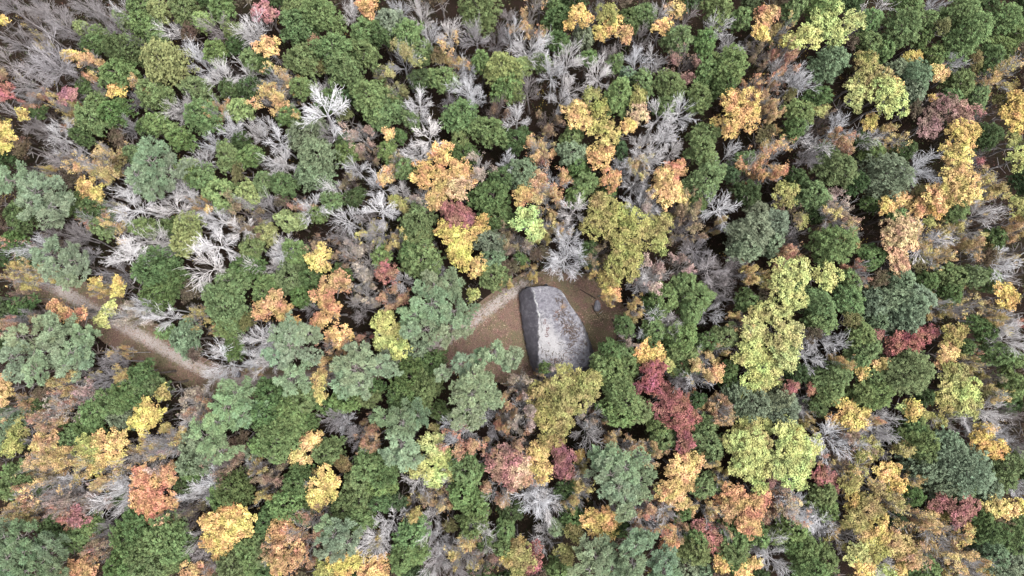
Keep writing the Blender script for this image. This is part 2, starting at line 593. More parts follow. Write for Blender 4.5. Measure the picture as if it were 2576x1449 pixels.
def boulder_height(x, y):
    x = np.asarray(x, dtype=float); y = np.asarray(y, dtype=float)
    d = dist_poly(OUTA, x, y) / 39.0
    xl = np.interp(y, LEFT[:, 1], LEFT[:, 0]); xr = np.interp(y, RIDGE[:, 1], RIDGE[:, 0]) + 5 * np.sin(y * 0.07) + 3 * np.sin(y * 0.19 + 1)
    u = np.clip((x - xl) / (xr - xl), 0, 1)
    top = 6.2 - 1.5 * np.clip((x - xr) / 480, 0, 1.2) ** 1.6 + 0.12 * smooth_noise(x, y, 3, 260)
    face = 0.6 + (top - 0.6) * u ** 0.85
    z = np.where(u < 1, face, top)
    right = np.clip((x - 380) / 200, 0, 1) * np.clip((y - 250) / 200, 0, 1)
    sh = 0.45 + 1.2 * right
    left_edge = u < 1
    e = np.clip(d / sh, 0, 1)
    z = np.where(left_edge, z * np.clip(0.35 + d / 0.25, 0, 1), z * (1 - (1 - e) ** 2.4))
    n1_ = smooth_noise(x, y, 15, 120)
    z = z + 0.07 * smooth_noise(x, y, 5, 60) + 0.03 * smooth_noise(x, y, 8, 22) + 0.10 * np.round(n1_ * 2.2) * (u >= 1)
    step = np.clip((y - 575) / 10, 0, 1) * np.clip((x - 240) / 30, 0, 1)
    for (ax, ay), (bx, by), w, dep in (((225, 290), (236, 430), 3.5, 0.28), ((560, 690), (606, 756), 4.5, 0.35), ((150, 258), (190, 272), 4, 0.12), ((320, 462), (400, 430), 4, 0.12),
                                       ((440, 545), (520, 575), 4, 0.1), ((335, 545), (338, 600), 3, 0.14), ((250, 130), (330, 190), 3.5, 0.14), ((400, 120), (470, 260), 3.5, 0.16), ((290, 690), (470, 705), 4, 0.2), ((640, 480), (600, 660), 4, 0.14),
                                       ((70, 380), (205, 400), 3.5, 0.12), ((110, 560), (210, 540), 3.5, 0.14), ((420, 600), (500, 660), 3.5, 0.14), ((230, 430), (330, 480), 3, 0.10)):
        t = np.clip(((x - ax) * (bx - ax) + (y - ay) * (by - ay)) / ((bx - ax) ** 2 + (by - ay) ** 2), 0, 1)
        dd = np.hypot(x - ax - t * (bx - ax) + 5 * np.sin(y * 0.12), y - ay - t * (by - ay))
        z = z - 1.3 * dep * np.exp(-(dd / w) ** 2)
    return np.maximum(z, 0.02)

def bpt(x, y, lift=0.0):
    """A point on the boulder's skin."""
    z = float(boulder_height(x, y)) + lift
    p = at(BX + x * BS, BY + y * BS, 2.5)
    return np.array([p.x, p.y, z])

NA, NR = 260, 84
cx, cy = 370.0, 430.0
bv, bd, bp_ = [], [], []
ang = np.linspace(0, 2 * math.pi, NA, endpoint=False)
rad = np.zeros(NA)
for i, a in enumerate(ang):
    best = 1e9
    for j in range(len(OUTA)):
        p0 = OUTA[j] - (cx, cy); p1 = OUTA[(j + 1) % len(OUTA)] - (cx, cy)
        e = p1 - p0
        den = math.cos(a) * e[1] - math.sin(a) * e[0]
        if abs(den) < 1e-9:
            continue
        t = (p0[0] * e[1] - p0[1] * e[0]) / den
        s = (p0[0] * math.sin(a) - p0[1] * math.cos(a)) / den
        if t > 0 and -1e-6 <= s <= 1 + 1e-6:
            best = min(best, t)
    rad[i] = best
rad = rad * (1 + 0.009 * np.sin(ang * 17 + 1) + 0.007 * np.sin(ang * 31) + 0.006 * np.sin(ang * 53 + 2) + nrs.normal(0, 0.004, NA))
fr = np.concatenate([[0.004], np.linspace(0.02, 0.90, NR - 22), np.linspace(0.905, 0.999, 20)])
NRR = len(fr)
X = cx + np.outer(fr, rad * np.cos(ang)); Y = cy + np.outer(fr, rad * np.sin(ang))
Z = boulder_height(X, Y)
U_, V_ = BX + X * BS, BY + Y * BS
dx = (U_ - 1288) / PXM; dy = -(V_ - 724.5) / PXM
tt = (2.5 - CAM_H) / (dy * ST - CT)
WX, WY = dx * tt, (dy * CT + ST) * tt
verts = np.stack([WX, WY, Z], -1).reshape(-1, 3)
skirt = verts[-NA:].copy(); skirt[:, 2] = -0.4
verts = np.concatenate([verts, skirt])
faces = []
for r in range(NRR):
    for i in range(NA):
        k = (i + 1) % NA
        if r < NRR - 1:
            faces.append((r * NA + i, (r + 1) * NA + i, (r + 1) * NA + k, r * NA + k))
        else:
            faces.append((r * NA + i, NRR * NA + i, NRR * NA + k, r * NA + k))
faces = [(f[3], f[2], f[1], f[0]) for f in faces]
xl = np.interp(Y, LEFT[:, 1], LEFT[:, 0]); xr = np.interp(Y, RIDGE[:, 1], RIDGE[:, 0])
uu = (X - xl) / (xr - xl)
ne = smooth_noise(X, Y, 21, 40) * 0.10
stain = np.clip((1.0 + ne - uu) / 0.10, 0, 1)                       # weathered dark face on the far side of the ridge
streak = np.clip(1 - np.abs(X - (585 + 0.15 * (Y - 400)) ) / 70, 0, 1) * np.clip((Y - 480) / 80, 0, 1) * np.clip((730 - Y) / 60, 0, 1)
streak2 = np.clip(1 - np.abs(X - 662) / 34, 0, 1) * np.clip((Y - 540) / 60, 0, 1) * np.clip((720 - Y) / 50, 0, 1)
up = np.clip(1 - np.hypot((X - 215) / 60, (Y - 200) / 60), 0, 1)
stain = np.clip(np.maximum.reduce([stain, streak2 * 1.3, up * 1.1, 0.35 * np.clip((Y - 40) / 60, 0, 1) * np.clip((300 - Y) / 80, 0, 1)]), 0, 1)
pale = np.clip(1.25 - np.hypot((X - (285 + 0.35 * (Y - 480))) / (105 + 0.25 * np.clip(Y - 400, 0, 300)), (Y - 500) / 230), 0, 1)
pale = np.clip(pale * 1.15, 0, 1)
ridge_l = np.clip(1 - np.abs(X - xr - 6 - 12 * smooth_noise(X, Y, 33, 70)) / 13, 0, 1) * np.clip((330 - Y) / 40, 0, 1)
ridge2 = np.clip(1 - np.abs(X - (600 + 6 * smooth_noise(X, Y, 34, 60))) / 9, 0, 1) * np.clip((Y - 400) / 40, 0, 1) * np.clip((720 - Y) / 40, 0, 1)
vein = np.clip(1 - np.abs(Y - (262 + 0.0009 * (X - 130) ** 2 * -6 + np.clip(X - 150, 0, 60) * 0.5)) / 7, 0, 1) * ((X > 84) & (X < 190))
lich = np.maximum.reduce([ridge_l * 1.1, ridge2 * 0.8, vein * 0.8])
lich = np.maximum(lich, 0.75 * np.clip(1 - np.abs(dist_poly(OUTA, X, Y) - 14) / 16, 0, 1) * (X > 330) * (Y < 420))
pad = np.zeros(NA)
m, ns, ls = new_mat('granite')
g = node(ns, 'ShaderNodeNewGeometry')
def bn(scale, detail=6.0, rough=0.6, dist=0.0):
    n = node(ns, 'ShaderNodeTexNoise', Scale=scale, Detail=detail, Roughness=rough, Distortion=dist)
    ls.new(g.outputs['Position'], n.inputs['Vector'])
    return n
def attr(nm):
    return node(ns, 'ShaderNodeAttribute', attribute_name=nm)
def mixc(fac, a, b):
    x = node(ns, 'ShaderNodeMix', data_type='RGBA')
    ls.new(fac, x.inputs[0]); ls.new(a, x.inputs[6]); ls.new(b, x.inputs[7])
    return x.outputs[2]
def msk(nm, noise_out, amount, lo, hi):
    a = attr(nm)
    mul = node(ns, 'ShaderNodeMath', operation='MULTIPLY_ADD')
    ls.new(noise_out, mul.inputs[0]); mul.inputs[1].default_value = amount; ls.new(a.outputs['Fac'], mul.inputs[2])
    r = node(ns, 'ShaderNodeMapRange')
    r.inputs['From Min'].default_value = lo + amount * 0.5
    r.inputs['From Max'].default_value = hi + amount * 0.5
    ls.new(mul.outputs[0], r.inputs['Value'])
    return r.outputs[0]
n_big, n_mid, n_fine = bn(0.45, 5, 0.6, 0.6), bn(1.6, 6, 0.65, 0.8), bn(7.0, 5, 0.7)
base = ramp(ns, [(0.30, (0.060, 0.057, 0.068)), (0.5, (0.120, 0.116, 0.132)), (0.70, (0.20, 0.195, 0.21))])
ls.new(n_mid.outputs['Fac'], base.inputs['Fac'])
white = ramp(ns, [(0.3, (0.16, 0.156, 0.16)), (0.6, (0.265, 0.257, 0.262))])
ls.new(n_fine.outputs['Fac'], white.inputs['Fac'])
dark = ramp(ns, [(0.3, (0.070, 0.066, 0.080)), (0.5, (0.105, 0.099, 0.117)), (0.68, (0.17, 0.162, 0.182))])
n_st = bn(1.0, 6, 0.7, 0.4)
st_map = node(ns, 'ShaderNodeMapping')
st_map.inputs['Scale'].default_value = (0.6, 0.8, 0.6)           # runs of water down the flank
ls.new(g.outputs['Position'], st_map.inputs['Vector'])
ls.new(st_map.outputs[0], n_st.inputs['Vector'])
ls.new(n_st.outputs['Fac'], dark.inputs['Fac'])
lichc = ramp(ns, [(0.3, (0.20, 0.205, 0.20)), (0.6, (0.33, 0.335, 0.33))])
ls.new(n_fine.outputs['Fac'], lichc.inputs['Fac'])
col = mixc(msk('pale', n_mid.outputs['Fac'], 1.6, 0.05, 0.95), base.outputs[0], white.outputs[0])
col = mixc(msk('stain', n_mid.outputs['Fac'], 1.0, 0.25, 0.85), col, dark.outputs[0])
col = mixc(msk('lichen', n_mid.outputs['Fac'], 1.8, 0.45, 1.1), col, lichc.outputs[0])
spk = node(ns, 'ShaderNodeMapRange'); spk.inputs['From Min'].default_value = 0.62; spk.inputs['From Max'].default_value = 0.70
ls.new(n_fine.outputs['Fac'], spk.inputs['Value'])
spc = node(ns, 'ShaderNodeRGB'); spc.outputs[0].default_value = (0.07, 0.06, 0.065, 1)
sm = node(ns, 'ShaderNodeMath', operation='MULTIPLY'); sm.inputs[1].default_value = 0.5
ls.new(spk.outputs[0], sm.inputs[0])
col = mixc(sm.outputs[0], col, spc.outputs[0])
bmp = node(ns, 'ShaderNodeBump', Strength=0.7, Distance=0.2)
hm = node(ns, 'ShaderNodeMath', operation='ADD')
ls.new(n_fine.outputs['Fac'], hm.inputs[0]); ls.new(n_mid.outputs['Fac'], hm.inputs[1])
ls.new(hm.outputs[0], bmp.inputs['Height'])
pr = node(ns, 'ShaderNodeBsdfPrincipled', Roughness=0.85)
pr.inputs['Specular IOR Level'].default_value = 0.25
ls.new(col, pr.inputs['Base Color']); ls.new(bmp.outputs[0], pr.inputs['Normal'])
ls.new(pr.outputs[0], node(ns, 'ShaderNodeOutputMaterial').inputs['Surface'])
M_ROCK = m
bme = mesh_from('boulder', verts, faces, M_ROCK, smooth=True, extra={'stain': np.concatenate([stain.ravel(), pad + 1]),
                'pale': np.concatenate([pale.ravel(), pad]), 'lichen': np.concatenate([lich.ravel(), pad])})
boulder = add('boulder', bme)
tag(boulder, 'huge pale grey flat-topped boulder with a dark stained flank in the clearing', 'boulder')
BOULDER_XY = [tuple(at(BX + x * BS, BY + y * BS, 2.5)[:2]) for x, y in OUT]

# faded painted letters on the boulder, read from the foot of the picture upwards
def flat_mat(name, c, rough=0.9):
    m, ns, ls = new_mat(name)
    g = node(ns, 'ShaderNodeNewGeometry')
    n = node(ns, 'ShaderNodeTexNoise', Scale=3.0, Detail=5.0, Roughness=0.7)
    ls.new(g.outputs['Position'], n.inputs['Vector'])
    r = ramp(ns, [(0.3, tuple(x * 0.6 for x in c)), (0.7, tuple(min(1, x * 1.35) for x in c))])
    ls.new(n.outputs['Fac'], r.inputs['Fac'])
    d = node(ns, 'ShaderNodeBsdfDiffuse')
    ls.new(r.outputs[0], d.inputs['Color'])
    ls.new(d.outputs[0], node(ns, 'ShaderNodeOutputMaterial').inputs['Surface'])
    return m
M_PAINT = flat_mat('old_red_paint', (0.075, 0.035, 0.033))
for txt, x, y, size in (('Greg', 292, 468, 42), ('Go', 272, 362, 34), ('e', 300, 522, 24), ('o', 308, 540, 20), ('1', 293, 374, 26)):
    cu = bpy.data.curves.new('lettering', 'FONT')
    cu.body = txt
    cu.size = 1.0
    cu.offset = 0.012
    tmp = bpy.data.objects.new('lettering_source', cu)
    C.objects.link(tmp)
    bpy.context.view_layer.update()
    me = bpy.data.meshes.new_from_object(tmp.evaluated_get(bpy.context.evaluated_depsgraph_get()))
    bpy.data.objects.remove(tmp)
    for vtx in me.vertices:
        p = bpt(x - vtx.co.y * size, y - vtx.co.x * size, 0.03)
        vtx.co = p
    me.materials.clear()
    me.materials.append(M_PAINT)
    lo = add('lettering', me, boulder)
    if txt == 'Greg':
        lo['label'] = 'faded reddish painted letters reading Greg'

# dead twigs and drifted leaves lying on the boulder
M_TWIG = flat_mat('dead_twigs', (0.085, 0.066, 0.058))
M_PALE = flat_mat('bleached_wood', (0.34, 0.32, 0.31))
segs = []
for (tx, ty, sr, n) in ((485, 395, 62, 95), (385, 150, 40, 24), (405, 260, 55, 34), (500, 490, 50, 26), (360, 670, 70, 30), (290, 600, 60, 12), (560, 620, 80, 16), (470, 560, 80, 18),
                        (430, 330, 55, 20), (590, 520, 45, 10)):
    for k in range(int(n * 1.2)):
        x, y = rnd.gauss(tx, sr * 0.6), rnd.gauss(ty, sr * 0.5)
        if not inside(OUTA, np.array([x]), np.array([y]))[0] or dist_poly(OUTA, np.array([x]), np.array([y]))[0] < 12:
            continue
        a = rnd.uniform(0, 3.14); ln = rnd.uniform(12, 34); prev = bpt(x, y, 0.05)
        for j in range(3):
            a += rnd.gauss(0, 0.35)
            x += math.cos(a) * ln / 3; y += math.sin(a) * ln / 3
            q = bpt(x, y, 0.05 + rnd.uniform(0, 0.08))
            segs.append([*prev, *q, 0.055, 0.042])
            prev = q
sv, sf = tubes(segs, 4)
tw = add('twig_litter', mesh_from('twig_litter', sv, sf, M_TWIG))
tw['kind'] = 'stuff'
tw['label'] = 'dead brown twigs scattered on top of the boulder'
for (x, y, a, ln) in ((515, 402, 0.15, 30), (495, 360, 1.2, 22), (402, 590, -1.0, 18), (468, 372, 2.2, 24)):
    sg = []
    p = bpt(x, y, 0.08)
    for j in range(3):
        x += math.cos(a) * ln / 3; y += math.sin(a) * ln / 3; a += 0.2
        q = bpt(x, y, 0.09)
        sg.append([*p, *q, 0.055, 0.045]); p = q
    v, f = tubes(sg, 5)
    o = add('fallen_branch', mesh_from('fallen_branch', v, f, M_PALE))
    tag(o, {515: 'pale fallen stick lying flat at the edge of the twig heap on the boulder', 495: 'pale fallen stick on the upper side of the twig heap on the boulder',
            402: 'short pale stick alone on the white lower part of the boulder', 468: 'pale fallen stick slanting on the left side of the boulder twig heap'}[round(x - 0) if False else [515, 495, 402, 468][len([1 for q_ in C.objects if q_.name.startswith('fallen_branch')]) - 1]],
        'branch', 'pale sticks on the boulder')

def litter(name, pts, size, mat, label, tintspread=0.25, up=0.25, asp=0.8, parent=None):
    P = np.asarray(pts, dtype=float)
    n = len(P)
    N = norm(np.array([0, 0, 1.0]) + nrs.normal(0, up, (n, 3)))
    D = norm(np.cross(N, nrs.normal(0, 1, (n, 3))))
    S = nrs.uniform(size * 0.6, size * 1.4, n)
    V = blades(P, D, N, S, S * asp)
    o = add(name, mesh_from(name, V, quads(n), mat, np.repeat(np.clip(0.5 + nrs.normal(0, tintspread, n), 0, 1), 4)))
    o['kind'] = 'stuff'
    o['label'] = label
    return o

pts = []
for (tx, ty, sr, n) in ((415, 215, 22, 150), (365, 260, 20, 50), (360, 320, 14, 30), (450, 390, 40, 90), (340, 668, 45, 90), (450, 665, 40, 40)):
    for k in range(n):
        x, y = rnd.gauss(tx, sr * 0.6), rnd.gauss(ty, sr * 0.6)
        pts.append(bpt(x, y, 0.04))
dl = litter('drifted_leaves', pts, 0.16, M_LEAF, 'brown dead leaves drifted into the hollows on the boulder')
dl.color = (0.15, 0.085, 0.06, 1)

# fallen leaves and grass in the clearing and along the path corridor
def fill(poly, n):
    P = np.array(poly)
    lo, hi = P.min(0), P.max(0)
    q = nrs.uniform(lo, hi, (n, 2))
    k = inside(P, q[:, 0], q[:, 1]) & ~inside(BOULDER_XY, q[:, 0], q[:, 1])
    return q[k]
q = np.concatenate([fill(CLEARING, 26000), fill(CORRIDOR, 26000)])
q = np.concatenate([q, nrs.uniform((-125, -80), (125, 80), (26000, 2))])
q = q[~inside(BOULDER_XY, q[:, 0], q[:, 1])]
half = len(q) // 2
for nm, sl, col_, lab in (('leaf_litter', slice(0, None, 3), (0.19, 0.11, 0.078, 1), 'russet fallen leaves scattered over the forest floor'),
                          ('leaf_litter', slice(1, None, 3), (0.065, 0.038, 0.03, 1), 'dark rotting leaves scattered over the forest floor'),
                          ('leaf_litter', slice(2, None, 3), (0.13, 0.085, 0.062, 1), 'dull brown leaves scattered over the forest floor')):
    p = q[sl]
    o = litter(nm, np.concatenate([p, np.full((len(p), 1), 0.02) + nrs.uniform(0, 0.04, (len(p), 1))], 1), 0.16, M_LEAF, lab)
    o.color = col_
gp = []
for (u, v, su, sv_, n) in ((430, 935, 55, 22, 1600), (500, 965, 60, 18, 1200), (1255, 862, 45, 20, 1300), (1500, 850, 28, 40, 1400), (1230, 900, 50, 15, 700), (380, 890, 60, 20, 700), (1530, 910, 18, 25, 500)):
    for k in range(n):
        a = at(u + rnd.gauss(0, su * 0.6), v + rnd.gauss(0, sv_ * 0.6) + (0.5 * su * 0 if False else 0), 0)
        if not inside(BOULDER_XY, np.array([a.x]), np.array([a.y]))[0]:
            gp.append((a.x, a.y, 0.03))
go = litter('grass', gp, 0.17, M_LEAF, 'thin olive grass growing in the trodden clearings', 0.25, 0.9, 0.35)
go.color = (0.085, 0.082, 0.035, 1)

def pebbles(name, pts, size, mat, label):
    P = np.asarray(pts, dtype=float)
    n = len(P)
    base = np.array([(1, 0, 0), (0.2, 1, 0), (-0.9, 0.3, 0), (-0.3, -0.9, 0), (0.1, 0.1, 0.6)])
    r = nrs.uniform(size * 0.5, size * 1.5, (n, 1, 1))
    a = nrs.uniform(0, 6.28, n)
    R_ = np.stack([np.stack([np.cos(a), -np.sin(a), 0 * a], 1), np.stack([np.sin(a), np.cos(a), 0 * a], 1), np.stack([0 * a, 0 * a, 1 + 0 * a], 1)], 1)
    V = np.einsum('nij,kj->nki', R_, base) * r + P[:, None, :]
    f = np.array([(0, 1, 4), (1, 2, 4), (2, 3, 4), (3, 0, 4)])
    F = (np.arange(n) * 5)[:, None, None] + f[None]
    o = add(name, mesh_from(name, V.reshape(-1, 3), F.reshape(-1, 3), mat))
    o['kind'] = 'stuff'
    o['label'] = label
    return o
gpts = []
PATH_L = [(60, 690), (150, 728), (240, 783), (330, 832), (415, 880), (500, 925), (590, 955)]
PATH_R = [(1030, 905), (1125, 852), (1190, 808), (1250, 762), (1297, 730)]
for line_ in (PATH_L, PATH_R):
    for (a, b_), (c, d) in zip(line_[:-1], line_[1:]):
        for k in range(330):
            t = rnd.random()
            p = at(a + (c - a) * t + rnd.gauss(0, 5), b_ + (d - b_) * t + rnd.gauss(0, 9), 0.01)
            gpts.append(tuple(p))
pebbles('gravel', gpts, 0.07, flat_mat('path_stones', (0.24, 0.22, 0.205)), 'loose grey stones lying along the worn footpath')
q = np.concatenate([fill(CLEARING, 9000), fill(CORRIDOR, 9000)])
de = np.minimum(dist_poly(CLEARING, q[:, 0], q[:, 1]), dist_poly(CORRIDOR, q[:, 0], q[:, 1]))
q = q[nrs.uniform(0, 1, len(q)) < np.exp(-de / 1.0)]
m_ = 5
P_ = np.repeat(np.concatenate([q, nrs.uniform(0.05, 0.5, (len(q), 1))], 1), m_, 0) + nrs.normal(0, 0.12, (len(q) * m_, 3)) * (1, 1, 0.4)
wd = litter('weeds', P_, 0.2, M_LEAF, 'low green and olive weeds along the edges of the clearings', 0.3, 0.6, 0.6)
wd.color = (0.085, 0.088, 0.038, 1)
q = np.concatenate([fill(CLEARING, 2600), fill(CORRIDOR, 2600)])
nz_ = smooth_noise(q[:, 0], q[:, 1], 91, 9)
q = q[nz_ > 0.1]
P_ = np.repeat(np.concatenate([q, np.full((len(q), 1), 0.05)], 1), 6, 0) + nrs.normal(0, 0.22, (len(q) * 6, 3)) * (1, 1, 0.08)
P_[:, 2] = np.maximum(P_[:, 2], 0.02)
ld = litter('leaf_litter', P_, 0.2, M_LEAF, 'drifts of pale tan fallen leaves in the clearings', 0.3, 0.3)
ld.color = (0.20, 0.135, 0.10, 1)

# ------------------------------------------------------------------ small stones, logs and a stump
def stone(name, u, v, rx, ry, h, rot, seed, label, mat):
    rs = np.random.RandomState(seed)
    c = at(u, v, 0)
    V, F = [], []
    A, R_ = 22, 9
    ph = rs.uniform(0, 6.28, 4)
    for r in range(R_):
        t = r / (R_ - 1)
        for i in range(A):
            a = 6.283 * i / A
            w = 1 + 0.10 * math.sin(2 * a + ph[0]) + 0.07 * math.sin(3 * a + ph[1]) + 0.04 * math.sin(7 * a + ph[2])
            rr = max(0.03, math.sin(min(1, t * 1.05) * math.pi / 2) ** 0.7)
            x, y = rx * w * rr * math.cos(a), ry * w * rr * math.sin(a)
            z = h * (math.cos(t * math.pi / 2) ** 0.55) + 0.03 * math.sin(5 * a + 9 * t + ph[3]) * h - (0.1 if r == R_ - 1 else 0)
            V.append((x * math.cos(rot) - y * math.sin(rot), x * math.sin(rot) + y * math.cos(rot), z))
        if r:
            for i in range(A):
                k = (i + 1) % A
                F.append(((r - 1) * A + i, r * A + i, r * A + k, (r - 1) * A + k))
    o = add(name, mesh_from(name, V, F, mat, smooth=True, extra={'stain': [0.25] * len(V), 'pale': [0.0] * len(V), 'lichen': [0.3] * len(V)}), None, c)
    return tag(o, label, 'rock')
stone('rock', 1502.5, 770, 0.78, 1.22, 0.55, 0.15, 4, 'small flat grey rock set in brown leaves beside the big boulder', M_ROCK)
stone('rock', 600, 942, 0.6, 0.75, 0.7, 0.4, 5, 'small dark stone by the path where the bare trees overhang it', M_ROCK)

M_LOG = flat_mat('rotten_wood', (0.035, 0.028, 0.024))
def log(name, pts, r, label, mat, cat='log'):
    P = [at(u, v, r * 0.8) for u, v in pts]
    sg = []
    n = len(P) - 1
    for i in range(n):
        sg.append([*P[i], *P[i + 1], r * (1 - 0.6 * i / n), r * (1 - 0.6 * (i + 1) / n)])
    v, f = tubes(sg, 7)
    o = add(name, mesh_from(name, v, f, mat, smooth=True))
    return tag(o, label, cat)
# second close view: one unit is 1/3.033 source pixel
def sv2(x, y):
    return ((2250 + x / 3.033) * 0.63889, (1130 + y / 3.033) * 0.63889)
log('fallen_log', [sv2(485, 380), sv2(510, 420), sv2(530, 490), sv2(545, 570), sv2(556, 650), sv2(562, 725)], 0.20, 'long dark rotten log curving along the far right edge of the clearing', M_LOG)
log('fallen_log', [sv2(290, 140), sv2(225, 100), sv2(170, 70), sv2(105, 30)], 0.15, 'short dark log under the white bare tree above the small rock', M_LOG)
log('fallen_log', [sv2(250, 215), sv2(268, 280), sv2(300, 320), sv2(330, 365)], 0.13, 'crooked dark log touching the lower side of the small rock', M_LOG)
log('fallen_branch', [sv2(332, 322), sv2(380, 282)], 0.07, 'pale broken stick lying below the small rock on brown leaves', M_PALE, 'branch')
log('stump', [sv2(372, 388), sv2(380, 384)], 0.28, 'small dark rotten stump in the middle of the leafy clearing', M_LOG, 'stump')

